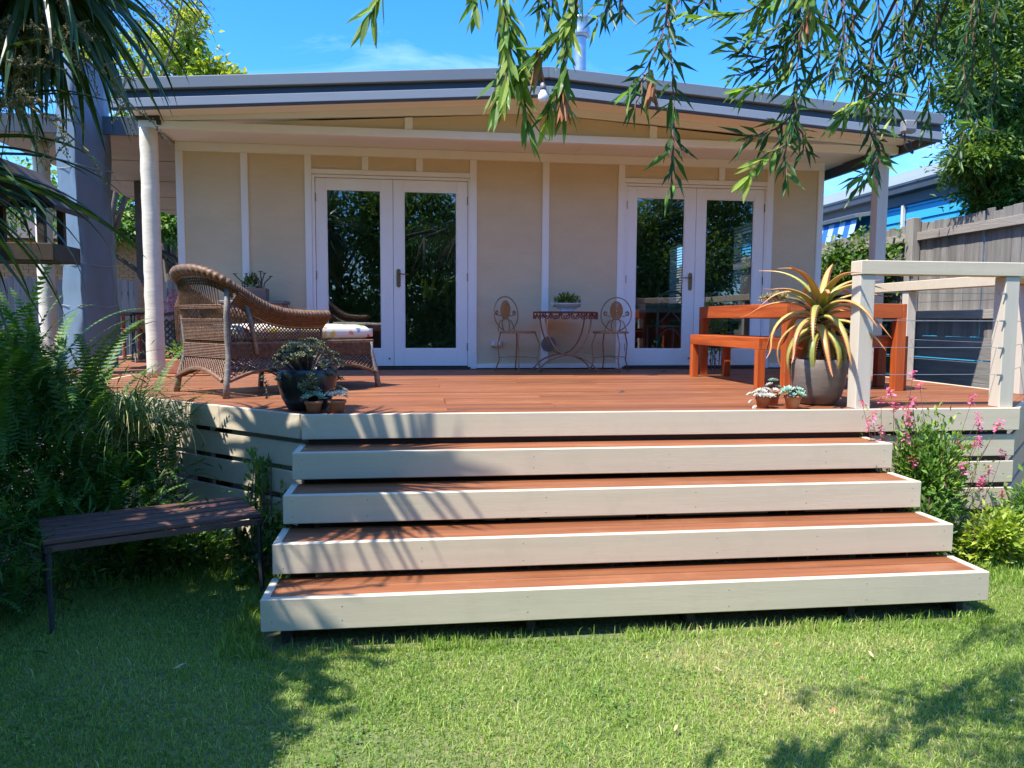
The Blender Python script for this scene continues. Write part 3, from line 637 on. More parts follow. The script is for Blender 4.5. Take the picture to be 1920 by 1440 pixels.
    # flue
    m = MB(); m.lathe([(.083, 3.3), (.083, 5.36)], (2.23, 10.5, 0), 20); fl = obj('flue_pipe', m, 'galv', t, True)
    m = MB(); m.lathe([(.09, 5.30), (.135, 5.31), (.14, 5.34), (.13, 5.38), (.128, 5.50), (.14, 5.52), (.145, 5.545), (.10, 5.57), (.0, 5.60)], (2.23, 10.5, 0), 20); obj('flue_cowl', m, 'galv', fl, True)
    # wall fittings
    m = MB(); m.box(.845, .968, YW-.045, YW, 1.205, 1.278); o = obj('power_outlet', m, 'plastic', t, bevel=.006)
    m = MB(); m.box(.86, .885, YW-.052, YW-.046, 1.225, 1.262); m.box(.925, .95, YW-.052, YW-.046, 1.225, 1.262); obj('outlet_switch', m, 'white', o)
    m = MB(); m.lathe([(.0, -.03), (.02, -.03), (.022, -.012), (.045, -.02), (.05, -.008), (.078, -.026), (.086, -.012), (.086, .0)], (0, 0, 0), 24)
    m.xf(Matrix.Translation((1.505, YW-.024, 1.235)) @ Matrix.Rotation(R_(-90), 4, "X")); obj("round_vent", m, "greyplast", t, True)
make_house()

def floodlight():
    t = thing('floodlight', 'square grey floodlight hung on the right end of the slate barge', 'light', (4.6, 6.9, 3.3))
    m = MB(); m.box(4.525, 4.655, 6.80, 6.88, 3.268, 3.385); b = obj('lamp_housing', m, 'greyplast', t, bevel=.016)
    m = MB(); m.box(4.54, 4.64, 6.793, 6.799, 3.30, 3.372); obj('lamp_face', m, 'greyplast', b)
    m = MB(); m.tube([(4.59, 6.90, 3.30), (4.59, 6.945, 3.28), (4.59, 6.985, 3.29)], .01, 6); m.tube([(4.57, 6.86, 3.27), (4.575, 6.86, 3.15), (4.61, 6.86, 3.115), (4.665, 6.87, 3.09), (4.66, 6.90, 3.2), (4.64, 6.95, 3.24)], .0075, 6)
    m.tube([(4.69, 6.95, 3.24), (4.66, 6.9, 3.16), (4.675, 6.87, 3.10)], .006, 6); obj('bracket', m, 'black', t, True)
floodlight()
def eave_lamp():
    t = thing('eave_lamp', 'small white globe lamp under the peak of the gable', 'light', (1.14, 6.93, 3.47))
    m = MB(); m.tube([(1.14, 6.98, 3.60), (1.14, 6.93, 3.59), (1.14, 6.915, 3.54)], [.02, .022, .03], 10); obj('lamp_arm', m, 'greyplast', t, True)
    m = MB(); m.lathe([(.026, .06), (.03, .045), (.045, .02), (.048, -.01), (.035, -.04), (.0, -.05)], (1.14, 6.915, 3.475), 16); obj('lamp_globe', m, 'china', t, True)
eave_lamp()

# ------------------------------------------------------------------ furniture seen through the doors
def room_furniture():
    t = thing('dining_table', 'long white dining table seen inside through the right french doors', 'table', (3.2, 10.6, DK+.03))
    m = MB(); m.box(2.1, 4.3, 10.2, 11.0, 1.70, 1.74); obj('tabletop', m, 'white', t, bevel=.004)
    for x in (2.18, 4.22):
        for y in (10.28, 10.92): m = MB(); m.box(x-.035, x+.035, y-.035, y+.035, .98, 1.70); obj('leg', m, 'white', t)
    m = MB(); m.box(2.2, 4.2, 10.27, 10.29, 1.62, 1.70); obj('apron', m, 'white', t)
    r = thing('cross_back_chair', 'white cross back chair indoors behind the left pane of the right doors', 'chair', (0, 0, 0), 0, 'white chairs inside at the dining table')
    m = MB(); m.box(-.2, .2, -.2, .2, .44, .47); obj('seat', m, 'white', r, bevel=.01)
    for x in (-.18, .18):
        m = MB(); m.tube([(x, .18, 0), (x, .18, .44)], .016, 8); obj('leg', m, 'white', r)
        m = MB(); m.tube([(x, -.18, 0), (x, -.19, .45), (x*.95, -.23, .88)], .016, 8); obj('leg', m, 'white', r)
    m = MB(); m.tube([(.17*math.cos(a), -.23, .80+.10*math.sin(a)) for a in np.linspace(math.pi, 0, 11)], .017, 8); obj('back_bow', m, 'white', r, True)
    m = MB(); m.tube([(-.17, -.2, .48), (0, -.22, .66), (.16, -.235, .86)], .012, 6); m.tube([(.17, -.2, .48), (0, -.215, .655), (-.16, -.235, .86)], .012, 6); obj('back_cross', m, 'white', r, True)
    m = MB(); m.tube([(.17*math.cos(a), -.185, .18+.24*math.sin(a)) for a in np.linspace(math.pi, 0, 11)], .011, 6); obj('leg_arch', m, 'white', r, True)
    z = DK+.03; r.location = (2.62, 9.85, z)
    dup(r, (3.28, 9.85, z), .03, 'white cross back chair indoors, middle one along the dining table')
    dup(r, (3.95, 9.88, z), -.05, 'white cross back chair indoors behind the wooden bench and right pane')
room_furniture()
# ------------------------------------------------------------------ right boundary: paling fence, creeper, neighbour
def make_fence():
    t = thing('paling_fence', 'weathered grey paling fence with plinth boards along the right boundary', 'fence', (6.0, 8, 0))
    XF = 6.0; y = 3.6
    mbs = [MB().box(0, .018, 0, w, 0, h) for w, h in ((.122, 1.345), (.130, 1.33), (.114, 1.36), (.134, 1.335))]
    mes = [m.mesh('paling', MAT['paling'], bevel=.002) for m in mbs]; wd = (.122, .130, .114, .134)
    while y < 17.5:
        k = random.randrange(4)
        gap = .018 if random.random() < .05 else random.uniform(.001, .005)
        piece('paling', mes[k], t, Matrix.Translation((XF+random.uniform(0, .006), y, 1.345+random.uniform(-.02, .016))) @ Matrix.Rotation(random.uniform(-.008, .008), 4, 'X'))
        y += wd[k]+gap
    posts = (4.65, 8.66, 12.7, 16.7)
    for i, yp in enumerate(posts):
        m = MB(); m.box(XF-.115, XF-.012, yp-.07, yp+.07, 0, 2.745); obj('fence_post', m, 'paling', t, bevel=.004)
    for a, b in zip((3.4,)+posts, posts+(17.6,)):
        for z in (2.525, 1.595):
            m = MB(); m.box(XF-.058, XF-.001, a+(.06 if a > 3.5 else 0), b-.035 if z > 2 else b-.072, z-.048, z+.048); obj('fence_rail', m, 'paling_h', t, bevel=.003)
        for n, z0 in enumerate((1.10, .855, .61, .365, .12)):
            m = MB(); g = random.uniform(.002, .008) if n != 0 else .0; g = .012 if n == 1 else g; m.box(XF+.001, XF+.026, a+.005, b-.005, z0 if n < 4 else .02, z0+.245-g); obj('plinth_board', m, 'plinth', t, bevel=.003)
make_fence()

def creeper():
    t = thing('climbing_plant', 'leafy green creeper climbing the grey paling fence behind the right post', 'plant', (5.9, 10, 0))
    for i in range(14):
        y = random.uniform(9.0, 14); x = 5.92; pts = [(x, y, .1)]
        for k in range(7): y += random.uniform(-.15, .15); pts.append((x+random.uniform(-.05, .02), y, .1+.36*(k+1)))
        m = MB(); m.tube(pts, [.012*(1-.1*k) for k in range(8)], 5); obj('stem', m, 'bark', t)
    Ps, As = [], []
    for i in range(230):
        y = random.uniform(8.9, 14.5); z = random.uniform(.9, 2.6); z = min(z, 2.3+.28*math.sin(y*2.1)+random.uniform(-.1, .25))
        if y < 9.35 and random.random() < .5: z = random.uniform(1.6, 2.4)
        n = 36; p = np.array((5.84, y, z))+rng.normal(0, 1, (n, 3))*np.array((.08, .13, .11)); Ps.append(p); As.append(np.array((-.7, -.3, -.25))+rng.normal(0, .6, (n, 3)))
    P = np.concatenate(Ps); A = np.concatenate(As); P[:, 0] = np.minimum(P[:, 0], 5.95)
    L = rng.uniform(.055, .11, len(P)); leaf_cloud('foliage', P, A, L, L*.6, 'creep', np.clip(rng.normal(.45, .22, len(P)), 0, 1), t, kind='stuff')
creeper()

def neighbour():
    t = thing('neighbour_house', 'turquoise weatherboard house with grey roof beyond the paling fence', 'house', (9, 11, 0))
    XW = 7.385; y0, y1 = 6.0, 19.0; zt = 3.30
    z = .3; i = 0
    while z < zt-.02:
        h = .195; m = MB(); m.prism([(XW-.03, z), (XW, z), (XW, min(z+h+.006, zt)), (XW-.010, min(z+h+.006, zt))], y0, y1, 'y'); obj('weatherboard', m, 'blue', t); z += h
    m = MB(); m.box(XW+.002, XW+4, y0+.01, y1-.01, 0, zt); obj('wall', m, 'blue', t)
    m = MB(); m.box(7.36, XW+.3, y0-.3, y1+.4, zt, zt+.03); obj('eave_lining', m, 'neave', t)
    m = MB(); m.box(7.33, 7.358, y0-.3, y1+.4, zt-.03, zt+.17); obj('fascia', m, 'neave', t, bevel=.003)
    m = MB(); m.prism([(7.22, 3.44), (7.328, 3.42), (7.328, 3.55), (7.20, 3.57), (7.20, 3.535), (7.214, 3.53)], y0-.32, y1+.42, 'y'); obj('gutter', m, 'ngutter', t)
    m = MB(); n = 60; L = (y1-y0+.9)/n
    for k in range(n):
        a = y0-.35+k*L
        for u, v, h0, h1 in ((0, .25, 0, .03), (.25, .4, .03, .03), (.4, .65, .03, 0), (.65, 1, 0, 0)):
            m.add([(7.26, a+u*L, 3.54+h0), (7.26, a+v*L, 3.54+h1), (10.4, a+v*L, 4.66+h1), (10.4, a+u*L, 4.66+h0)], [(0, 1, 2, 3)])
    obj('roof', m, 'nroof', t)
    m = MB(); m.prism([(10.35, 4.64), (10.4, 4.7), (10.45, 4.64)], y0-.3, y1+.4, 'y'); obj('ridge_cap', m, 'nroof', t)
    m = MB(); m.box(7.305, 7.345, 10.92, 10.97, .3, 3.26); obj('downpipe', m, 'plastic', t)
    a = thing('window_awning', 'blue and white striped fabric awning under a grey hood on the turquoise house', 'awning', (7.4, 12.6, 2.8))
    m = MB(); m.prism([(6.96, 3.16), (7.46, 3.24), (7.46, 3.30), (6.94, 3.22)], 11.6, 13.7, 'y'); obj('hood', m, 'greyplast', a, bevel=.004)
    for i in range(12):
        yy = 11.66+i*.166; m = MB(); m.add([(7.02, yy, 3.15), (7.02, yy+.165, 3.15), (6.90, yy+.165, 2.62), (6.90, yy, 2.62)], [(0, 1, 2, 3)])
        m.add([(6.90, yy, 2.62), (6.90, yy+.165, 2.62), (6.905, yy+.165, 2.52), (6.905, yy+.083, 2.50), (6.905, yy, 2.52)], [(0, 1, 2, 3, 4)])
        obj('stripe', m, 'awnblue' if i % 2 else 'awnwhite', a)
MAT['awnblue'] = M('awning_blue_cloth', (.03, .16, .50), scale=5, rough=.8); MAT['awnwhite'] = M('awning_pale_cloth', (.45, .62, .80), scale=5, rough=.8)
neighbour()

# ------------------------------------------------------------------ left background
def left_background():
    t = thing('grey_fence', 'dark grey paling fence across the back yard behind the side verandah', 'fence', (-6, 16, 0))
    a, b = Vector((-11, 15.2, 0)), Vector((-2.2, 17.2, 0)); d = (b-a).normalized(); L = (b-a).length; ang = math.atan2(d.y, d.x)
    mes = [MB().box(0, .094, 0, .02, 0, h).mesh('paling', MAT['greyfence']) for h in (2.27, 2.25, 2.29)]
    n = int(L/.104)
    for i in range(n):
        p = a+d*(i*.104); piece('paling', mes[i % 3], t, Matrix.Translation(p+Vector((0, random.uniform(0, .012), 0))) @ Matrix.Rotation(ang, 4, 'Z'))
    m = MB()
    for z in (.5, 2.0): m.beam(a+Vector((0, .06, z)), b+Vector((0, .06, z)), .05, .08)
    obj('fence_rail', m, 'greyfence', t)
    h = thing('brick_house', 'orange brick house glimpsed over the grey fence at the left', 'house', (-7.5, 22, 0))
    m = MB(); m.box(-11, -6.0, 22.02, 26, 0, 3.6); obj('wall', m, 'mortar', h)
    m = MB()
    for r in range(42):
        z = .02+r*.0862; off = .12*(r % 2)
        x = -11+off
        while x < -6.02:
            if z > 2.0: m.box(x, min(x+.228, -6.0), 22.0-random.uniform(0, .006), 22.03, z, z+.075)
            x += .24
        yy = 22.05+off
        while yy < 25.9 and z > 2.0:
            m.box(-6.01, -5.985, yy, yy+.228, z, z+.075); yy += .24
    obj('brickwork', m, 'brick', h)['kind'] = 'stuff'
    m = MB(); m.prism([(21.4, 3.55), (24, 4.7), (26.6, 3.55)], -11.6, -5.5, 'x'); obj('roof', m, 'darkwood', h)
    # red slatted chair, dark table, lattice screen with pink bush, clay trough
    c = thing('slatted_chair', 'red brown slatted timber armchair on the side verandah', 'chair', (-4.0, 10.9, DK), R_(-50))
    m = MB()
    def P(x, y, z): return (x, y, z)
    for x in (-.26, .26):
        m = MB(); m.tube([(x, .22, 0), (x, .22, .58)], .025, 6); obj('leg', m, 'redwood', c, world=False)
        m = MB(); m.tube([(x, -.2, 0), (x, -.22, .4), (x, -.38, 1.0)], .025, 6); obj('leg', m, 'redwood', c, world=False)
        m = MB(); m.beam((x, .27, .6), (x, -.28, .6), .06, .03); obj('armrest', m, 'redwood', c, world=False)
    for i in range(7):
        x = -.21+i*.07; m = MB(); m.beam((x, -.22, .42), (x, -.37, .98), .045, .018, up=(0, 1, 0)); obj('back_slat', m, 'redwood', c, world=False)
    m = MB(); m.beam((-.28, -.375, 1.0), (.28, -.375, 1.0), .03, .07); m.beam((-.26, -.23, .46), (.26, -.23, .46), .03, .05); obj('back_rail', m, 'redwood', c, world=False)
    for i in range(6):
        y = -.18+i*.08; m = MB(); m.box(-.26, .26, y, y+.06, .39, .41); obj('seat_slat', m, 'redwood', c, world=False)
    g = thing('patio_table', 'low dark metal table beside the red slatted chair', 'table', (-3.55, 10.3, DK))
    m = MB(); m.lathe([(0, .60), (.38, .60), (.38, .625), (0, .625)], (-3.55, 10.3, DK), 20); obj('tabletop', m, 'black', g)
    for k in range(4):
        an = k*math.pi/2+.4; m = MB(); m.tube([(-3.55+.3*math.cos(an), 10.3+.3*math.sin(an), DK), (-3.55+.1*math.cos(an), 10.3+.1*math.sin(an), DK+.3), (-3.55+.28*math.cos(an), 10.3+.28*math.sin(an), DK+.6)], .012, 6); obj('leg', m, 'black', g)
    s = thing('lattice_screen', 'dark brown lattice screen standing beside the house corner', 'screen', (-2.8, 9.6, DK))
    m = MB()
    for x in (-3.10, -2.62): m.box(x-.02, x+.02, 9.58, 9.62, DK, 1.58)
    m.beam((-3.12, 9.6, 1.52), (-2.60, 9.6, 1.60), .045, .04); m.box(-3.10, -2.62, 9.585, 9.615, DK+.06, DK+.10); obj('screen_frame', m, 'darkwood', s)
    m = MB()
    for i in range(-6, 9):
        for sgn in (-1, 1):
            x0 = -3.08+i*.075; pts = []
            for q in np.linspace(0, 1, 9):
                x = x0+q*.46 if sgn > 0 else x0+.46-q*.46
                if -3.08 <= x <= -2.64: pts.append((x, 9.597+.006*sgn, DK+.1+q*.44))
            if len(pts) > 1: m.beam(pts[0], pts[-1], .006, .02, up=(1, 0, 0))
    obj('lattice', m, 'darkwood', s)
    p = thing('pink_bush', 'pink flowering bush behind the lattice screen', 'plant', (-2.95, 10.6, DK))
    P_, d = blob(600, (-2.95, 10.6, 1.68), (.3, .3, .26), .1); leaf_cloud('blossom', P_, d, .05, .035, 'pink', rng.random(600), p, kind='stuff')
    P_, d = blob(500, (-2.95, 10.6, 1.40), (.26, .26, .38), .1); leaf_cloud('foliage', P_, d, .07, .03, 'creep', rng.random(500), p, kind='stuff')
    q = thing('clay_trough', 'terracotta trough of low leafy plants beside the front verandah post', 'planter', (-2.26, 8.1, DK))
    m = MB(); m.prism([(-2.46, DK), (-2.06, DK), (-2.02, 1.10), (-2.50, 1.10)], 7.98, 8.22, 'y'); obj('trough', m, 'clay', q, bevel=.01)
    m = MB(); m.box(-2.47, -2.05, 8.0, 8.2, 1.101, 1.108); obj('soil', m, 'soil', q)
    P_, d = blob(420, (-2.26, 8.1, 1.17), (.25, .13, .11), .1); leaf_cloud('foliage', P_, d+np.array((0, 0, .4)), .05, .022, 'hedge', rng.random(420), q, kind='stuff')
left_background()

def tarpaulin():
    m = MB(); n = 30; prof = [(-3.232+(x+3.232)*.88, 8.1+(y-8.1)*.88) for x, y in ((-3.50, 8.32), (-3.505, 8.18), (-3.49, 8.155), (-3.42, 8.09), (-3.34, 8.015), (-3.26, 7.935), (-3.19, 7.868), (-3.178, 7.856), (-3.166, 7.866), (-3.12, 7.935), (-3.07, 8.015), (-3.02, 8.095), (-2.972, 8.175), (-2.965, 8.19), (-2.97, 8.34))]
    k = len(prof); vs = []
    for i in range(n+1):
        q = i/n; z = 1.0+q*2.95; s = 1-.06*q
        for j, (x, y) in enumerate(prof):
            cx, cy = -3.23, 8.1; ww = .010*math.sin(q*23+j*2.1)+.014*math.sin(q*9+j*1.3)-.012*(abs((q*6.3) % 1-.5) < .06)
            dx, dy = x-cx, y-cy; l = math.hypot(dx, dy); vs.append((cx+dx*s+dx/l*ww, cy+dy*s+dy/l*ww, z))
    fs = [(i*k+j, i*k+j+1, (i+1)*k+j+1, (i+1)*k+j) for i in range(n) for j in range(k-1)]+[(i*k+k-1, i*k, (i+1)*k, (i+1)*k+k-1) for i in range(n)]+[tuple(range(n*k, n*k+k))]
    m.add(vs, fs); t = thing('tarpaulin', 'tall blue grey tarpaulin wrapped round a pole at the verandah\'s front corner', 'tarpaulin', (-3.23, 8.1, DK))
    obj('cover', m, 'tarp', t, True)
    for z in (1.62, 2.02, 2.95):
        c = MB(); q = (z-1.0)/2.95; s = (1-.06*q)*1.035; pts = [(-3.23+(x+3.23)*s, 8.1+(y-8.1)*s, z+.01*math.sin(j)) for j, (x, y) in enumerate(prof)]
        c.tube(pts+[pts[0]], .006, 5); obj('tie_cord', c, 'greyplast', t)
    m = MB(); m.tube([(-3.23, 8.1, 0), (-3.23, 8.1, 3.9)], .05, 8); obj('pole', m, 'galv', t)
tarpaulin()

# ------------------------------------------------------------------ trees
tree('lime_tree', 'bright yellow green tree standing above the left end of the roof', 'tree', (-6.0, 20, 0), .2, 6.2,
     [((-5.65, 20, 8.0), (.75, .8, .75)), ((-6.5, 20, 7.7), (.9, .9, .9)), ((-5.35, 20, 8.4), (.42, .5, .62)), ((-4.85, 20, 7.35), (.6, .6, .5)), ((-4.5, 20, 7.2), (.4, .4, .5)), ((-6.3, 20.4, 6.6), (1.4, 1., 1.0)), ((-7.4, 20.2, 7.4), (1, 1, 1))],
     620, .17, 'lime', aspect=.5)
tree('feathery_tree', 'sparse olive tree with fine twigs behind the palm leaves', 'tree', (-5.4, 14.5, 0), .14, 5.2,
     [((-4.5, 14.5, 6.6), (.7, .7, .8)), ((-5.1, 14.5, 7.2), (.8, .8, .8)), ((-4.0, 14.6, 7.1), (.42, .5, .6)), ((-5.8, 14.6, 6.3), (.9, .8, .9)), ((-4.55, 14.4, 5.6), (.5, .6, .5))], 420, .075, 'olive', aspect=.4, spread=1.5)
tree('shade_tree', 'dark leafy tree overhanging the grey fence under the verandah roof', 'tree', (-4.4, 18.6, 0), .2, 3.6,
     [((-5.9, 17.6, 3.9), (1.0, .8, .62)), ((-4.6, 17.6, 3.75), (.9, .8, .8)), ((-3.9, 17.5, 3.0), (.75, .7, .9)), ((-7.2, 17.9, 4.1), (1.1, .9, .8)), ((-3.2, 17.8, 3.6), (.9, .8, 1.0)), ((-4.1, 17.4, 2.45), (.35, .4, .5)), ((-8.8, 18, 4.2), (1.2, 1, 1)), ((-2.4, 18, 4.4), (.9, .8, .8)), ((-5.2, 17.4, 3.5), (.8, .7, .4)), ((-6.4, 17.3, 3.4), (.9, .7, .4))], 1500, .13, 'hedge', aspect=.5)
tree('garden_tree', 'mid green garden tree at the far left edge behind the verandah', 'tree', (-8.6, 13.2, 0), .16, 3.0,
     [((-7.6, 13, 2.9), (.8, .7, .7)), ((-8.4, 13, 3.5), (1, .8, .8)), ((-7.2, 12.8, 2.2), (.6, .6, .5)), ((-9.4, 13, 3.2), (1, .9, .9))], 520, .12, 'creep', aspect=.5)
TB = [((6.55, 8.1, 3.05), (.42, .5, .30)), ((6.20, 7.9, 3.35), (.40, .45, .28)), ((6.75, 8.2, 3.5), (.5, .5, .4)), ((6.95, 8.0, 2.92), (.36, .45, .36)), ((7.1, 8.3, 3.3), (.5, .6, .5)),
      ((6.05, 7.8, 4.05), (.42, .45, .38)), ((6.45, 8.1, 4.4), (.6, .6, .5)), ((6.0, 7.9, 4.65), (.45, .5, .4)), ((6.9, 8.2, 4.1), (.7, .7, .55)), ((6.5, 8.2, 5.1), (.8, .8, .5)), ((7.3, 8.4, 4.8), (.9, .8, .8)),
      ((7.6, 8.2, 3.8), (.7, .7, .7)), ((6.0, 8.0, 5.4), (.6, .6, .4)), ((7.0, 8.3, 5.7), (.9, .8, .5)), ((5.95, 7.75, 3.22), (.22, .3, .16)), ((6.72, 7.9, 2.70), (.22, .3, .2)), ((6.35, 7.9, 2.80), (.16, .22, .2))]
tree('bushy_tree', 'dense dark green tree spilling over the fence at the right', 'tree', (7.0, 8.4, 0), .16, 3.6, TB, 2600, .085, 'tea', aspect=.32, droop=.15, spread=1.15)
# the garden behind the camera: what the french doors mirror
GL = ['tall dark evergreen at the left end of the far hedge', 'broad evergreen second from the left in the far hedge', 'evergreen in the middle of the far hedge behind the lawn', 'dense evergreen right of the middle of the far hedge',
      'evergreen at the right of the far hedge', 'tall evergreen at the far right end of the hedge', 'evergreen standing outermost at the left of the far hedge']
for i, (x, y, h, s) in enumerate([(-5.4, -7.4, 5.4, 1.25), (-2.4, -8.6, 6.0, 1.35), (.8, -7.8, 5.4, 1.3), (3.8, -8.8, 6.2, 1.4), (7.0, -7.8, 5.5, 1.3), (10.2, -8.8, 6.0, 1.4), (-8.8, -8.8, 6.0, 1.4)]):
    cl = [((x+random.uniform(-1.4, 1.4)*s, y+random.uniform(-.8, .8)*s, .7+(h-.9)*j/15), (s*1.05, s*.85, s*.8)) for j in range(16)]
    tree('evergreen_tree', GL[i], 'tree', (x, y, 0), .17, h*.7, cl, 1300, .16, 'hedge', group='evergreen trees at the far end of the garden', aspect=.6)
# a spreading tree up-sun of the left bed: keeps the bench, ferns and left lawn in dappled shade
SH = [((-3.95, 2.2, 4.3), (.7, .8, .45)), ((-3.35, 1.9, 4.4), (.5, .5, .35)), ((-3.6, 1.25, 4.3), (.5, .45, .35)), ((-3.0, 1.45, 4.3), (.3, .3, .25)), ((-3.3, .9, 4.3), (.4, .3, .3)), ((-3.3, 1.5, 4.5), (.5, .6, .4)), ((-4.5, 3.0, 4.4), (.8, .8, .45)), ((-4.2, 1.2, 4.8), (.8, .8, .5)), ((-4.9, 2.2, 4.9), (.8, .9, .5)), ((-3.75, 3.1, 4.0), (.45, .5, .35)), ((-2.95, .95, 4.2), (.25, .3, .25)), ((-3.7, .7, 4.6), (.5, .5, .4)), ((-4.6, 3.9, 4.5), (.7, .7, .4)), ((-4.1, 3.7, 4.4), (.6, .6, .35)), ((-4.9, 4.7, 5.0), (.7, .6, .4)), ((-5.3, 3.4, 5.2), (.8, .8, .4))]
tree('shady_tree', 'spreading tree beyond the left edge that shades bench and ferns', 'tree', (-4.6, 1.6, 0), .18, 3.4, SH, 760, .16, 'hedge', aspect=.5)
HL = ['dense evergreen shrub out of view left of the bird feeder', 'dense evergreen shrub out of view beside the lawn', 'dense evergreen shrub out of view level with the camera']
for i, (x, y) in enumerate(((-4.6, 4.0), (-4.1, 1.4), (-4.3, -1.4))):  # unseen shrubs added to cut sky fill and deepen the left shade
    cl = [((x+random.uniform(-.5, .5), y+random.uniform(-1.1, 1.1), .5+.21*j), (.7, .9, .5)) for j in range(14)]
    tree('evergreen_shrub', HL[i], 'shrub', (x, y, 0), .1, 2.4, cl, 420, .13, 'hedge', group='evergreen shrubs along the left boundary', aspect=.5)
# ------------------------------------------------------------------ wicker chaise
def floral():
    m, nd, ln, bs = nodes('floral_cushion_cloth'); tc = nd.new('ShaderNodeTexCoord')
    nz = nd.new('ShaderNodeTexNoise'); nz.inputs['Scale'].default_value = 5; ln.new(tc.outputs['Object'], nz.inputs['Vector'])
    mxv = nd.new('ShaderNodeMix'); mxv.data_type = 'VECTOR'; mxv.inputs['Factor'].default_value = .12
    ln.new(tc.outputs['Object'], mxv.inputs['A']); ln.new(nz.outputs['Color'], mxv.inputs['B'])
    vo = nd.new('ShaderNodeTexVoronoi'); vo.inputs['Scale'].default_value = 15; ln.new(mxv.outputs['Result'], vo.inputs['Vector'])
    rp = nd.new('ShaderNodeValToRGB'); rp.color_ramp.elements[0].position = .30; rp.color_ramp.elements[1].position = .38
    rp.color_ramp.elements[0].color = (1, 1, 1, 1); rp.color_ramp.elements[1].color = (0, 0, 0, 1); ln.new(vo.outputs['Distance'], rp.inputs[0])
    sp = nd.new('ShaderNodeSeparateColor'); ln.new(vo.outputs['Color'], sp.inputs[0]); hr = nd.new('ShaderNodeValToRGB'); hr.color_ramp.interpolation = 'CONSTANT'
    cols = [(0, (.66, .10, .08)), (.26, (.62, .58, .48)), (.42, (.42, .52, .10)), (.6, (.16, .25, .40)), (.72, (.70, .28, .20)), (.86, (.62, .50, .12))]
    while len(hr.color_ramp.elements) < len(cols): hr.color_ramp.elements.new(.5)
    for e, (p, c) in zip(hr.color_ramp.elements, cols): e.position = p; e.color = (*c, 1)
    ln.new(sp.outputs[0], hr.inputs[0])
    mx = nd.new('ShaderNodeMix'); mx.data_type = 'RGBA'; ln.new(rp.outputs[0], mx.inputs['Factor']); mx.inputs['A'].default_value = (.72, .68, .58, 1); ln.new(hr.outputs[0], mx.inputs['B'])
    ln.new(mx.outputs['Result'], bs.inputs['Base Color']); bs.inputs['Roughness'].default_value = .85; MAT['floral'] = m
floral()
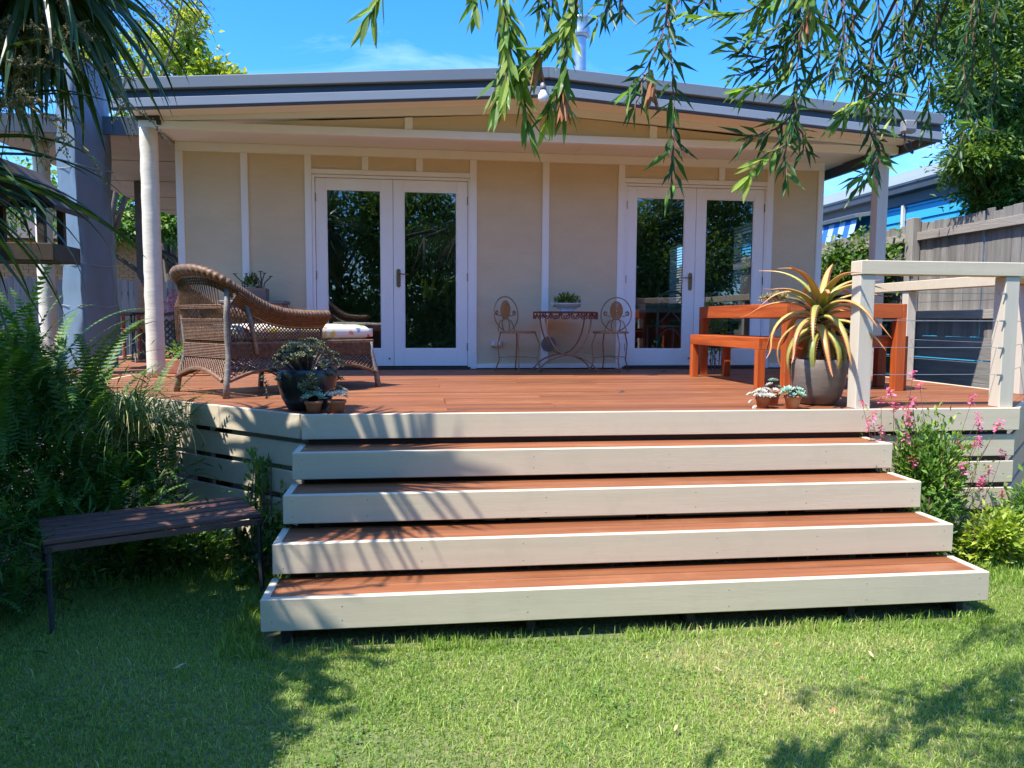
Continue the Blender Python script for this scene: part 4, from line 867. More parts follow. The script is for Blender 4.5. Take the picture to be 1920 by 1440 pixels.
def chaise():
    ang = math.atan2(.66, .75); ox, oy = -1.505, 5.80
    t = thing('wicker_chaise', 'brown wicker chaise longue with rolled back facing away from the steps', 'chair', (ox, oy, DK), ang)
    H = .31
    def ob(nm, mb, mat, smooth=False, parent=None): return obj(nm, mb, mat, parent or t, smooth, world=False)
    # rolled rim: near arm -> up to back -> across -> far arm, wound with strands
    def side(q):   # q 0 at arm end, 1 at back corner
        c = [(.80, .585), (.66, .585), (.53, .588), (.41, .60), (.30, .628), (.20, .675), (.11, .73), (.04, .77)]
        u = q*(len(c)-1); i = min(int(u), len(c)-2); f = u-i; f = f*f*(3-2*f)*.4+f*.6
        return c[i][0]*(1-f)+c[i+1][0]*f, c[i][1]*(1-f)+c[i+1][1]*f
    path = []
    for q in np.linspace(0, 1, 46): x, z = side(q); path.append((x, -H-.055+.03*q*q, z))
    for a in np.linspace(0, math.pi, 26)[1:-1]: path.append((.04-.17*math.sin(a), -(H+.025)*math.copysign(abs(math.cos(a))**.8, math.cos(a)), .77+.125*math.sin(a)))
    for q in np.linspace(1, 0, 46): x, z = side(q); path.append((x, H+.055-.03*q*q, z))
    dense = []
    for a, b in zip(path[:-1], path[1:]):
        for f in (0, .34, .67): dense.append(tuple(a[i]*(1-f)+b[i]*f for i in range(3)))
    rr = [(.050 if i % 4 in (0, 1) else .043) for i in range(len(dense))]; rr[0] = rr[-1] = .02
    m = MB(); m.tube(dense, rr, 10, flat=.72); ob('rolled_rim', m, 'wicker', True)
    # flared arm underside: closely woven bands below the rim
    def strand(mb, pts, r=.0042): mb.tube(pts, r, 4, cap=False)
    m = MB()
    for s in (-1, 1):
        for k in range(7):
            f = k/6; strand(m, [(side(q)[0]-.01*f, s*(H+.075-.075*f), side(q)[1]-.03-.07*f) for q in np.linspace(0, .97, 22)], .008)
    for k in range(5):
        f = k/8; strand(m, [(.03+.02*f+(-.145+.06*f)*math.sin(a), -(H+.035-.035*f)*math.copysign(abs(math.cos(a))**.8, math.cos(a)), .755-.11*f+(.115-.03*f)*math.sin(a)) for a in np.linspace(0, math.pi, 16)], .009)
    ob('woven_band', m, 'wicker')
    # open diagonal lattice between arm and seat rail, and on the back
    seat_z = .375
    def lattice(fn, nu, rows, r=.0042, step=1):
        mb = MB()
        for i in range(-rows, nu+1):
            for s in (1, -1):
                pts = []
                for k in range(rows*2+1):
                    u = (i+k/2*step) if s > 0 else (i+rows*step-k/2*step); v = k/(rows*2)
                    if 0 <= u <= nu: pts.append(fn(u/nu, v, s))
                if len(pts) > 1: strand(mb, pts, r)
        return mb
    m = MB()
    for s in (-1, 1):
        def f(u, v, w, s=s):
            x = .02+u*.755; q = max(0, min(1, (.86-x)/1.08)); zt = np.interp(x, [.04, .11, .20, .30, .41, .53, .66, .80], [.77, .73, .675, .628, .60, .588, .585, .585])-.10
            return (x, s*(H+.0035*w), seat_z+v*(zt-seat_z))
        m.join(lattice(f, 26, 5))
        for x in (.02, .775): m.tube([(x, s*H, seat_z-.02), (x, s*H, .53 if x > .5 else .71)], .011, 6)
    for i in range(30):                      # upright stakes of the back
        y = -H+.02+i*(2*H-.04)/23; b = math.sqrt(max(0, 1-(y/(H+.05))**2))
        strand(m, [(.0, y, seat_z), (-.01, y, .5), (-.01-.05*b, y, .64), (.02-.13*b, y, .72+.15*b)], .0045)
    for z in np.arange(.40, .55, .0105):
        x = np.interp(z, [.37, .5, .66], [0, -.015, -.06]); strand(m, [(x-.004*(i % 2), y, z) for i, y in enumerate(np.linspace(-H, H, 25))], .0045)
    for z in np.arange(.625, .65, .0105):
        x = np.interp(z, [.5, .66, .80], [-.012, -.03, -.06]); strand(m, [(x-.004*(i % 2)-.04*math.cos(y*4.5), y, z) for i, y in enumerate(np.linspace(-H, H, 25))], .0045)
    ob('open_lattice', m, 'wicker')
    # seat deck and its woven rail, from the back to the far foot
    LX = 1.27
    m = MB()
    for k in range(9):
        z = seat_z-.006-k*.0115
        strand(m, [(x, -H-.006-.003*(i % 2), z) for i, x in enumerate(np.linspace(0, LX, 50))], .0062); strand(m, [(x, H+.006+.003*(i % 2), z) for i, x in enumerate(np.linspace(0, LX, 50))], .0062)
        strand(m, [(LX+.003*(i % 2), y, z) for i, y in enumerate(np.linspace(-H, H, 26))], .0062); strand(m, [(-.012-.003*(i % 2), y, z) for i, y in enumerate(np.linspace(-H, H, 26))], .0062)
    m.tube([(0, -H, seat_z+.004), (LX, -H, seat_z+.004), (LX, H, seat_z+.004), (0, H, seat_z+.004)], .013, 6); ob('seat_rail', m, 'wicker')
    m = MB()
    for x in np.arange(.02, LX, .016): m.box(x, x+.0135, -H+.005, H-.005, seat_z-.02, seat_z-.012)
    ob('seat_weave', m, 'wicker')['kind'] = 'stuff'
    # skirt lattice that flares out towards the feet
    m = MB()
    def arch(u): return .10+.075*math.sin(math.pi*u)
    for s in (-1, 1):
        for x0, x1, n in ((0, .64, 20), (.66, 1.25, 19)):
            def f(u, v, w, s=s, x0=x0, x1=x1):
                fl = .055*(1-v)**1.5; z1 = .275; z0 = arch(u)+.02; return (x0+u*(x1-x0)+fl*.6*(u-.5), s*(H+fl+.003*w), z0+v*(z1-z0))
            m.join(lattice(f, n, 5, .0048))
            m.tube([f(u, 0, 0) for u in np.linspace(0, 1, 13)], .014, 6)
    for x0, sg in ((-.005, -1), (LX, 1)):
        def f(u, v, w, x0=x0, sg=sg):
            fl = .055*(1-v)**1.5; z1 = .275; z0 = arch(u)+.02; return (x0+sg*(fl+.003*w), -H+u*2*H+fl*1.2*(u-.5), z0+v*(z1-z0))
        m.join(lattice(f, 19, 5, .0048)); m.tube([f(u, 0, 0) for u in np.linspace(0, 1, 13)], .016, 6)
    ob('skirt_lattice', m, 'wicker')
    for x in (0, .65, LX-.02):
        for s in (-1, 1):
            fx = -.05 if x == 0 else (.03 if x > 1 else 0)
            pts = [(x+fx, s*(H+.06), 0), (x+fx*.7, s*(H+.045), .12), (x, s*(H+.01), .28), (x, s*H, .37)]
            if x == 0: pts += [(x-.01, s*(H+.01), .56), (x+.0, s*(H+.015), .76)]
            m = MB(); m.tube(pts, [.024, .022, .019, .018, .018, .016][:len(pts)], 8); ob('leg', m, 'cane', True)
    for x in (.02,):
        for s in (-1, 1): m = MB(); m.tube([(x+.2, s*(H+.012), .30), (x+.16, s*(H+.02), .5), (x+.10, s*(H+.03), .70)], .017, 7); ob('arm_strut', m, 'cane', True)
    def cushion(nm, lab, x0, x1, y, z0, z1, mtx=None):
        c = MB(); nx, ny = 26, 12; vs = []; r = .05
        def S(a): return max(0., 1-max(0, a)**4)**.25
        grid = {}
        for lay in (1, 0):
            for i in range(nx+1):
                for j in range(ny+1):
                    u, v = 2*i/nx-1, 2*j/ny-1; e = min(1, (1-abs(u))*6, (1-abs(v))*4); e = math.sqrt(max(0, e)); mid = (z0+z1)/2
                    puff = (z1-z0)/2*(.55+.45*e)+.010*(1-u*u)*(1-v*v)+.004*math.sin(i*1.1)*math.sin(j*.9)
                    grid[lay, i, j] = len(vs); vs.append((x0+(u+1)/2*(x1-x0), -y+(v+1)*y, mid+(puff if lay else -puff)))
        fs = [(grid[1, i, j], grid[1, i+1, j], grid[1, i+1, j+1], grid[1, i, j+1]) for i in range(nx) for j in range(ny)]+[(grid[0, i, j], grid[0, i, j+1], grid[0, i+1, j+1], grid[0, i+1, j]) for i in range(nx) for j in range(ny)]
        for i in range(nx):
            fs += [(grid[0, i, 0], grid[0, i+1, 0], grid[1, i+1, 0], grid[1, i, 0]), (grid[1, i, ny], grid[1, i+1, ny], grid[0, i+1, ny], grid[0, i, ny])]
        for j in range(ny):
            fs += [(grid[1, 0, j], grid[1, 0, j+1], grid[0, 0, j+1], grid[0, 0, j]), (grid[0, nx, j], grid[0, nx, j+1], grid[1, nx, j+1], grid[1, nx, j])]
        c.add(vs, fs); th = thing(nm, lab, 'cushion', (ox, oy, DK), ang); oo = obj('cushion_cover', c, 'floral', th, True, world=False)
        return th
    cushion('seat_cushion', 'long floral seat cushion lying on the wicker chaise', .05, 1.29, .290, .385, .505)
chaise()

def chest():
    t = thing('storage_chest', 'distressed pink and white chest against the wall behind the chaise', 'cabinet', (-1.66, 8.42, DK))
    m = MB(); m.box(-1.98, -1.36, 8.22, 8.60, DK+.04, 1.655); obj('carcass', m, 'chestpaint', t, bevel=.004)
    m = MB(); m.box(-2.0, -1.34, 8.19, 8.615, 1.657, 1.69); obj('top', m, 'chesttop', t, bevel=.006)
    for x0, x1 in ((-1.96, -1.68), (-1.66, -1.38)):
        m = MB(); m.box(x0, x1, 8.205, 8.219, DK+.08, 1.61); d = obj('door', m, 'chestpaint', t, bevel=.003)
        m = MB(); m.box(x0+.05, x1-.05, 8.198, 8.204, DK+.14, 1.55); obj('door_panel', m, 'white', d, bevel=.002)
        m = MB(); m.ball((x1-.03 if x0 < -1.8 else x0+.03, 8.194, 1.36), .013); obj('knob', m, 'brass', d, True)
    m = MB()
    for x in (-1.94, -1.40):
        for y in (8.25, 8.57): m.box(x-.025, x+.025, y-.025, y+.025, DK, DK+.039)
    obj('foot', m, 'darkwood', t)
    p = thing('planter_box', 'grey timber planter of aeoniums and succulents on the pink chest', 'planter', (-1.70, 8.4, 1.69))
    for y in (8.30, 8.485): m = MB(); m.box(-1.86, -1.54, y, y+.015, 1.692, 1.82); obj('plank', m, 'planterwood', p, bevel=.002)
    for x in (-1.86, -1.555): m = MB(); m.box(x, x+.015, 8.316, 8.484, 1.692, 1.82); obj('plank', m, 'planterwood', p, bevel=.002)
    m = MB(); m.box(-1.844, -1.556, 8.316, 8.484, 1.70, 1.80); obj('soil', m, 'soil', p)
    def aeonium(x, y, h, dx, rs=.028):
        m = MB(); top = (x+dx, y, 1.80+h); m.tube([(x, y, 1.79), (x+dx*.15, y, 1.80+h*.55), top], [.007, .006, .006], 6); st = obj('stem', m, 'bark', p)
        r = MB()
        for k in range(16):
            a = k*2.4; e = .15+.05*k; L = rs*(1.25-.05*k); d = Vector((math.cos(a)*math.cos(e), math.sin(a)*math.cos(e), math.sin(e)))
            s = d.cross(Vector((0, 0, 1))).normalized(); b = Vector(top)
            r.blade([b, b+d*L*.6, b+d*L], [.008, .017, .003], s, .1, random.random())
        obj('rosette', r, 'jade', st)
    for a in ((-1.78, 8.38, .16, -.085, .036), (-1.775, 8.42, .17, .02, .026), (-1.60, 8.4, .17, -.07, .03), (-1.60, 8.42, .19, -.01, .036), (-1.59, 8.36, .17, .03, .03), (-1.58, 8.4, .14, .075, .03), (-1.61, 8.35, .145, -.04, .03)): aeonium(*a)
    P_, d = blob(160, (-1.70, 8.4, 1.86), (.06, .06, .09), .2); leaf_cloud('foliage', P_, d+np.array((0, 0, .8)), .06, .016, 'creep', rng.random(160), p, kind='stuff')
chest()

# ------------------------------------------------------------------ iron cafe set
def cafe_set():
    cx, cy = 1.615, 8.20
    t = thing('iron_table', 'small round rusty iron table with scalloped rim against the wall', 'table', (cx, cy, DK))
    m = MB(); m.lathe([(0, .632), (.345, .632), (.352, .640), (.345, .648), (0, .648)], (cx, cy, DK), 32); obj('tabletop', m, 'rustdark', t)
    m = MB()
    for k in range(20):
        a0 = k*2*math.pi/20
        pts = []
        for q in np.linspace(0, 1, 9):
            a = a0+q*2*math.pi/20; pts.append((cx+.345*math.cos(a), cy+.345*math.sin(a), DK+.632-.062*math.sin(math.pi*q)))
        m.tube(pts, .0055, 5)
        b = a0+math.pi/20; c = Vector((cx+.345*math.cos(b), cy+.345*math.sin(b), DK+.598)); tg = Vector((-math.sin(b), math.cos(b), 0))
        m.tube([c+tg*.018*math.cos(w)*(.3+.1*w/3)+Vector((0, 0, .018*math.sin(w)*(.3+.1*w/3))) for w in np.linspace(0, 9, 16)], .0038, 4)
        m.tube([(cx+.345*math.cos(a0), cy+.345*math.sin(a0), DK+.632), (cx+.345*math.cos(a0), cy+.345*math.sin(a0), DK+.572)], .004, 4)
    obj('scalloped_rim', m, 'rustdark', t)
    for s in (-1, 1):
        for yy in (-.17, .17):
            m = MB(); f = lambda q: Vector((cx+s*(.24-.24*math.sin(min(q, .5)*math.pi)*1.0 if q < .5 else -.30*(1-math.cos((q-.5)*math.pi))*1.0), cy+yy, DK+.632-.61*q))
            pts = []
            for q in np.linspace(0, 1, 17):
                x = .25*math.cos(q/.62*math.pi/2) if q < .62 else -.31*math.sin((q-.62)/.38*math.pi/2)**1.3
                z = .63-.44*(math.sin(q/.62*math.pi/2) if q < .62 else 1)-(.19*(1-math.cos((q-.62)/.38*math.pi/2)) if q >= .62 else 0)
                pts.append((cx+s*x, cy+yy+.004*s, DK+max(z, .006)))
            m.tube(pts, .0085, 6); e = Vector(pts[-1])
            m.tube([e+Vector((-s*.02*math.sin(w)*(1-w/8), 0, .02-.02*math.cos(w)*(1-w/8))) for w in np.linspace(0, 5, 10)], .006, 5); obj('leg', m, 'rust', t, True)
    m = MB(); m.tube([(cx, cy-.17, DK+.19), (cx, cy+.17, DK+.19)], .007, 6); obj('stretcher', m, 'rust', t)
    r = thing('iron_chair', 'rusty iron cafe chair with round rattan back left of the iron table', 'chair', (0, 0, 0), 0, 'rusty iron cafe chairs either side of the table')
    # local frame: the chair faces -y
    m = MB(); m.lathe([(0, .415), (.175, .415), (.19, .425), (.19, .435), (.175, .44), (0, .437)], (0, 0, 0), 24); obj('seat', m, 'rattan', r)
    m = MB(); m.tube([(.19*math.cos(a), .19*math.sin(a), .425) for a in np.linspace(0, 2*math.pi, 25)], .009, 6, cap=False); obj('seat_ring', m, 'rust', r)
    for sx in (-1, 1):
        m = MB(); m.tube([(sx*.12, -.145, .42), (sx*.155, -.175, .3), (sx*.14, -.165, .12), (sx*.165, -.20, .0)], .0075, 6); m.tube([Vector((sx*.165+sx*.014*math.sin(w), -.20, .014-.014*math.cos(w))) for w in np.linspace(0, 4, 8)], .005, 5); obj('leg', m, 'rust', r, True)
        m = MB(); m.tube([(sx*.12, .145, .42), (sx*.14, .165, .3), (sx*.125, .16, .12), (sx*.15, .20, .0)], .0075, 6); obj('leg', m, 'rust', r, True)
    m = MB()
    hoop = [(.175*math.sin(a)*(1.0 if abs(a) < 2 else 1-.25*(abs(a)-2)), .17+.03*(1+math.cos(a))*.6, .43+.19*(1+math.cos(a))*1.0) for a in np.linspace(-3.0, 3.0, 33)]
    m.tube(hoop, .0065, 6); obj('back_hoop', m, 'rust', r, True)
    m = MB(); n = 20
    for k in range(1, 6): m.tube([(.068*k/5*math.sin(a), .205-.003*(k % 2), .665+.098*k/5*math.cos(a)) for a in np.linspace(0, 2*math.pi, n+1)], .0085, 5, cap=False)
    obj('back_disc', m, 'rattan', r, True)
    for sx in (-1, 1):
        m = MB(); m.tube([(sx*.03, .2, .575), (sx*.055, .195, .52), (sx*.045, .185, .46), (sx*.03, .18, .43)], .006, 5)
        m.tube([(sx*.02, .2, .57), (sx*.085, .195, .54), (sx*.12, .185, .46), (sx*.125, .175, .43)], .0055, 5)
        m.tube([Vector((sx*(.125+.022*math.cos(w)*(1-w/14)), .2, .635+.024*math.sin(w)*(1-w/14))) for w in np.linspace(-1.5, 9, 26)], .005, 5)
        m.tube([(sx*.068, .205, .60), (sx*.10, .2, .605), (sx*.125, .2, .613)], .005, 5); obj('back_scroll', m, 'rust', r, True)
    m = MB(); m.tube([(-.14, -.166, .15), (0, -.02, .17), (.13, .16, .15)], .005, 5); m.tube([(.14, -.166, .15), (0, -.02, .165), (-.13, .16, .15)], .005, 5); obj('leg_brace', m, 'rust', r)
    r.location = (1.10, 8.22, DK); r.rotation_euler = (0, 0, .62)
    dup(r, (2.125, 8.22, DK), -.55, 'rusty iron cafe chair with round rattan back right of the iron table')
    b = thing('enamel_bowl', 'white enamel tureen planted with green succulents on the iron table', 'planter', (1.63, 8.2, DK+.648))
    m = MB(); m.lathe([(.0, 0), (.075, 0), (.08, .012), (.07, .02), (.12, .045), (.15, .08), (.158, .088), (.15, .09), (.11, .06), (0, .05)], (1.63, 8.2, DK+.649), 28); obj('bowl', m, 'china', b, True)
    for s in (-1, 1):
        m = MB(); m.tube([(1.63+s*.14, 8.2, DK+.72), (1.63+s*.175, 8.2, DK+.745), (1.63+s*.165, 8.2, DK+.725), (1.63+s*.135, 8.2, DK+.70)], .008, 6); obj('handle', m, 'china', b, True)
    m = MB(); m.lathe([(0, .075), (.14, .075)], (1.63, 8.2, DK+.649), 20); obj('soil', m, 'soil', b)
    P_, d = blob(420, (1.63, 8.2, DK+.76), (.14, .13, .075), .1); leaf_cloud('foliage', P_, d+np.array((0, 0, .6)), .04, .02, 'creep', rng.random(420), b, kind='stuff')
cafe_set()

# ------------------------------------------------------------------ orange timber table and benches
def timber_set():
    def frame(name, label, cat, x0, x1, y0, y1, top, leg, rail, slat, rz, group=None, lift=0.):
        cx, cy = (x0+x1)/2, (y0+y1)/2
        t = thing(name, label, cat, (cx, cy, DK), rz, group); hx, hy = (x1-x0)/2, (y1-y0)/2
        ob = lambda nm, m, mat: obj(nm, m, mat, t, world=False, bevel=.003)
        for sx in (-1, 1):
            for sy in (-1, 1):
                m = MB(); m.box(*sorted((sx*hx, sx*(hx-leg))), *sorted((sy*hy, sy*(hy-leg))), 0, top-rail-.001); ob('leg', m, 'orange_v')
        for sx in (-1, 1):
            m = MB(); m.box(*sorted((sx*hx, sx*(hx-.035))), -hy, hy, top-rail, top); ob('side_rail', m, 'orange')
        for sy in (-1, 1):
            m = MB(); m.box(-hx+.036, hx-.036, *sorted((sy*hy, sy*(hy-.035))), top-rail, top-.0005); ob('end_rail', m, 'orange_x')
        n = max(1, int((2*hy-.08)/slat)); w = (2*hy-.072)/n
        for i in range(n):
            m = MB(); m.box(-hx+.037, hx-.037, -hy+.036+i*w+.004, -hy+.036+(i+1)*w-.004, top-.024, top-.002); ob('slat', m, 'orange_x')
        return t
    frame('timber_table', 'orange stained timber outdoor table between two matching benches', 'table', 2.92, 3.93, 5.74, 7.72, .70, .078, .115, .092, -.02)
    frame('timber_bench', 'long orange timber bench on the left side of the table, nearest the doors', 'bench', 2.755, 3.16, 5.97, 7.42, .42, .065, .095, .09, .03, 'orange benches at the outdoor table')
    frame('timber_bench', 'shorter orange timber bench tucked under the near end of the table', 'bench', 3.20, 4.0, 5.83, 6.20, .44, .075, .095, .10, -.02, 'orange benches at the outdoor table')
timber_set()

# ------------------------------------------------------------------ garden bench and bird table
def garden_bench():
    t = thing('garden_bench', 'dark slatted timber bench standing in shade on the lawn left of the steps', 'bench', (-1.42, 4.28, 0))
    FL, BL, BR, FR = Vector((-1.74, 3.83, .43)), Vector((-1.97, 4.29, .43)), Vector((-1.075, 4.70, .43)), Vector((-.85, 4.25, .43))
    n = 5
    for i in range(n):
        a = (i+.5)/n; p = FL.lerp(BL, a); q = FR.lerp(BR, a); d = (q-p).normalized()
        m = MB(); m.beam(p-d*.02, q+d*.02, (BL-FL).length/n-.030, .026); obj('seat_slat', m, 'benchslat', t, bevel=.004)
    m = MB(); p, q = FL+Vector((0, 0, -.028)), FR+Vector((0, 0, -.028)); m.beam(p, q, .025, .026); obj('front_rail', m, 'benchslat', t)
    for A, B, s in ((FL, BL, 1), (FR, BR, -1)):
        d = (FR-FL).normalized()*.05*s
        f, b = A+d*.0, B+d*.0
        m = MB(); m.beam(f-(B-A).normalized()*.02+Vector((0, 0, -.03)), b+(B-A).normalized()*.02+Vector((0, 0, -.03)), .03, .03)
        m.tube([f+Vector((0, 0, -.03)), f+Vector((0, 0, -.25))-(B-A)*.03, Vector((f.x, f.y, 0))-(B-A)*.10], .013, 6); obj('leg', m, 'black', t)
        m = MB(); m.tube([b+Vector((0, 0, -.03)), b+Vector((0, 0, -.25))+(B-A)*.03, Vector((b.x, b.y, 0))+(B-A)*.10], .013, 6); obj('leg', m, 'black', t)
        m = MB(); m.beam(Vector((f.x, f.y, .16)), Vector((b.x, b.y, .16)), .02, .03); obj('leg_brace', m, 'black', t)
garden_bench()
def bird_table():
    cx, cy = -2.17, 4.66
    t = thing('bird_feeder', 'weathered dark timber bird feeder with pitched roof hanging in front of the tarpaulin', 'bird feeder', (cx, cy, 1.8))
    m = MB(); m.box(cx-.235, cx+.215, cy-.16, cy+.16, 1.815, 1.84); obj('tray', m, 'feeder', t)
    for y in (-.172, .16): m = MB(); m.box(cx-.247, cx+.227, cy+y, cy+y+.012, 1.812, 1.905); obj('tray_edge', m, 'feeder', t, bevel=.003)
    for x in (-.247, .216): m = MB(); m.box(cx+x, cx+x+.011, cy-.159, cy+.159, 1.812, 1.905); obj('tray_edge', m, 'feeder', t, bevel=.003)
    for x in (-.17, .15):
        for y in (-.12, .12): m = MB(); m.box(cx+x-.018, cx+x+.018, cy+y-.018, cy+y+.018, 1.841, 2.135); obj('corner_post', m, 'feeder', t)
    for s in (-1, 1):
        m = MB(); m.prism([(cx, 2.315), (cx+s*.262, 2.075), (cx+s*.262, 2.105), (cx, 2.345)], cy-.22, cy+.22, 'y'); obj('roof_slope', m, 'feeder', t, bevel=.003)
    for y in (-.17, .15): m = MB(); m.prism([(cx-.16, 2.136), (cx+.16, 2.136), (cx, 2.30)], cy+y, cy+y+.02, 'y'); obj('gable_end', m, 'feeder', t)
    for y in (-.2, .2):
        m = MB(); m.tube([(cx, cy+y, 2.34), (cx+.02, cy+y*.5, 2.7), (cx+.05, cy-.02, 3.1)], .003, 5); obj('hanging_wire', m, 'black', t)
bird_table()
# ------------------------------------------------------------------ potted plants
def pot(prof, c, mat, parent, n=28): m = MB(); m.lathe(prof, c, n); return obj('pot', m, mat, parent, True)
def aloe():
    cx, cy = 2.69, 4.86
    t = thing('potted_aloe', 'tall spiky aloe with orange tinged leaves in a brown stoneware pot', 'potted plant', (cx, cy, DK))
    pot([(0, .002), (.105, .002), (.125, .012), (.155, .07), (.175, .15), (.183, .24), (.184, .30), (.178, .305), (.170, .30), (.166, .26)], (cx, cy, DK), 'stonepot', t, 40)
    m = MB(); m.lathe([(0, .262), (.165, .262)], (cx, cy, DK), 24); obj('soil', m, 'soil', t)
    m = MB(); m.tube([(cx, cy, DK+.25), (cx-.005, cy+.01, DK+.42), (cx, cy, DK+.66)], [.035, .042, .03], 10); obj('stem', m, 'bark', t, True)
    m = MB()
    for k in range(26):                                   # withered leaf bases round the stem
        a = k*2.4; z = DK+.30+.012*k; m.blade([(cx+.03*math.cos(a), cy+.03*math.sin(a), z), (cx+.07*math.cos(a), cy+.07*math.sin(a), z-.03), (cx+.075*math.cos(a), cy+.075*math.sin(a), z-.12)], [.035, .03, .006], (-math.sin(a), math.cos(a), 0), .1, .5)
    obj('dead_leaf_skirt', m, 'dead', t)
    specs = []
    for k in range(44):
        a = k*2.39996+.6; f = k/43
        specs.append((a, -.20+1.40*f**1.15+random.uniform(-.08, .08), random.uniform(.44, .58)*(1-.35*max(0, f-.6)), .46+.24*f))
    for a, e, L, zb in specs:
        b = Vector((cx+.02*math.cos(a), cy+.02*math.sin(a), DK+zb)); h = Vector((math.cos(a), math.sin(a), 0)); s = Vector((-math.sin(a), math.cos(a), 0)); n = 14
        pts = []; p = b.copy(); ang = e; droop = random.uniform(.10, .20)*(1.25-.5*min(1, max(0, e))) ; curl = random.random()
        for i in range(n):
            pts.append(p.copy()); p = p+(h*math.cos(ang)+Vector((0, 0, 1))*math.sin(ang))*(L/(n-1)); ang -= droop*(1 if i < 10 else (.2 if curl < .6 else -1.4))
        m = MB(); vs = []; fs = []; sw = random.uniform(-.25, .25)
        for i, q in enumerate(pts):
            u = i/(n-1); w = .031*(1-u)**.62*(1.0 if u > .08 else .9)+.0015; tg = (pts[min(i+1, n-1)]-pts[max(i-1, 0)]).normalized(); up = s.cross(tg).normalized()
            if up.z < 0 and ang > -1.5: up = up
            q = q+s*sw*u*u*L*.5; th = .010*(1-u)+.001
            vs += [q-s*w+up*w*.28, q-s*w*.45+up*w*.02, q+s*w*.45+up*w*.02, q+s*w+up*w*.28, q+s*w*.5-up*th, q-s*w*.5-up*th]
        for i in range(n-1):
            for k in range(6): fs.append((i*6+k, i*6+(k+1) % 6, (i+1)*6+(k+1) % 6, (i+1)*6+k))
        base = len(m.a); m.add(vs, fs)
        hot = random.uniform(-.12, .34)
        for i in range(n-1):
            for k in range(6): m.a[base+i*6+k] = min(1, max(0, .18+hot*.8+.52*(i/(n-1))**1.5+(.22 if k in (0, 2, 3, 5) else 0)))
        tips = MB()
        for i in range(1, n-1):
            for f in (0, .5):
                u = (i+f)/(n-1); w = .031*(1-u)**.62+.0015; q = pts[i].lerp(pts[i+1], f)+s*sw*u*u*L*.5; tg = (pts[i+1]-pts[i]).normalized(); up = s.cross(tg).normalized()
                for sg in (-1, 1):
                    r = q+s*sg*w+up*w*.28; o = .0055*(1-.4*u); tp = r+s*sg*o*1.3+tg*o*.6
                    m.add([r-tg*o*.6, r+tg*o*.6, tp], [(0, 1, 2)], .95)
        obj('leaf', m, 'aloe', t, True)
    # the pale seed head leaning over at the left
    m = MB(); m.tube([(cx-.02, cy+.04, DK+.6), (cx-.12, cy+.08, DK+.70), (cx-.25, cy+.10, DK+.725), (cx-.38, cy+.11, DK+.71)], [.011, .010, .008, .006], 7); st = obj('flower_stalk', m, 'panicle', t, True)
    m = MB()
    for k in range(240):
        u = random.random(); c = Vector((cx-.20-.17*u, cy+.10, DK+.722-.01*u)); d = Vector((random.gauss(0, .5), random.gauss(0, 1), random.gauss(.3, 1))).normalized(); L = random.uniform(.03, .05)*(1-.4*abs(u-.5))
        m.blade([c, c+d*L*.6, c+d*L], [.004, .007, .003], d.cross(Vector((1, .2, .1))), .1, random.uniform(.5, 1))
    obj('seed_head', m, 'panicle', st)
aloe()

def rosette(mb, c, r, n=22, tilt=(0, 0), fat=.5):
    R = Matrix.Rotation(tilt[0], 3, 'X') @ Matrix.Rotation(tilt[1], 3, 'Y'); c = Vector(c)
    for k in range(n):
        a = k*2.39996; f = k/n; e = .12+1.15*f; L = r*(1.05-.65*f); d = R @ Vector((math.cos(a)*math.cos(e), math.sin(a)*math.cos(e), math.sin(e))); s = R @ Vector((-math.sin(a), math.cos(a), 0)); up = s.cross(d)*-1
        w = L*fat; rv = min(1, max(0, .3+.5*f+random.uniform(-.2, .25)))
        p0, p1, p2 = c, c+d*L*.62+up*L*.05, c+d*L+up*L*.16
        mb.add([p0, p1-s*w/2, p2, p1+s*w/2, p1-up*w*.28], [(0, 4, 1), (1, 4, 2), (0, 3, 4), (3, 2, 4), (0, 1, 2, 3)], rv)
def clay_pot(name, label, c, r, h, mat, plant, group=None):
    t = thing(name, label, 'potted plant', c, 0, group)
    pot([(0, .001), (r*.70, .001), (r*.93, h*.74), (r*.95, h*.75), (r*1.04, h*.76), (r*1.06, h), (r*.96, h), (r*.92, h*.85)], c, 'clay', t, 24)
    m = MB(); m.lathe([(0, h*.88), (r*.93, h*.88)], c, 16); obj('soil', m, 'soil', t)
    for k, (dx, dy, dz, rr, tl, mt) in enumerate(plant):
        m = MB(); rosette(m, (c[0]+dx, c[1]+dy, c[2]+h+dz), rr, 24, tl); obj('rosette', m, mt or mat, t)
    return t
G = 'small terracotta pots of succulents at the aloe pot'
def ring(n, r, z, rr, mt, sq=1., seed=0):
    out = []
    for k in range(n):
        a = k*2*math.pi/n+seed; out.append((r*math.cos(a), r*math.sin(a)*sq, z+random.uniform(-.01, .012), rr*random.uniform(.8, 1.15), (-.55*math.sin(a), .55*math.cos(a)), mt))
    return out
clay_pot('succulent_pot', 'terracotta pot of pale pink white rosettes, leftmost below the aloe', (2.215, 4.665, DK), .048, .075, 'paleros',
         ring(9, .055, .012, .030, 'paleros')+ring(5, .025, .03, .032, 'paleros', seed=.5)+[(-.078, 0, -.035, .024, (0, -.8), 'paleros'), (-.068, -.03, -.07, .020, (.5, -.8), 'paleros'), (-.085, .01, .01, .026, (0, -.5), 'paleros')], G)
clay_pot('succulent_pot', 'terracotta pot of mint green rosettes touching the brown stoneware pot', (2.385, 4.605, DK), .052, .086, 'mint',
         ring(6, .052, .012, .038, 'mint')+[(-.045, -.02, .03, .048, (.4, -.3), 'mint'), (.035, -.01, .028, .045, (.3, .3), 'mint'), (0, .03, .03, .04, (0, 0), 'paleros'), (.075, .0, -.005, .024, (0, .8), 'paleros')], G)
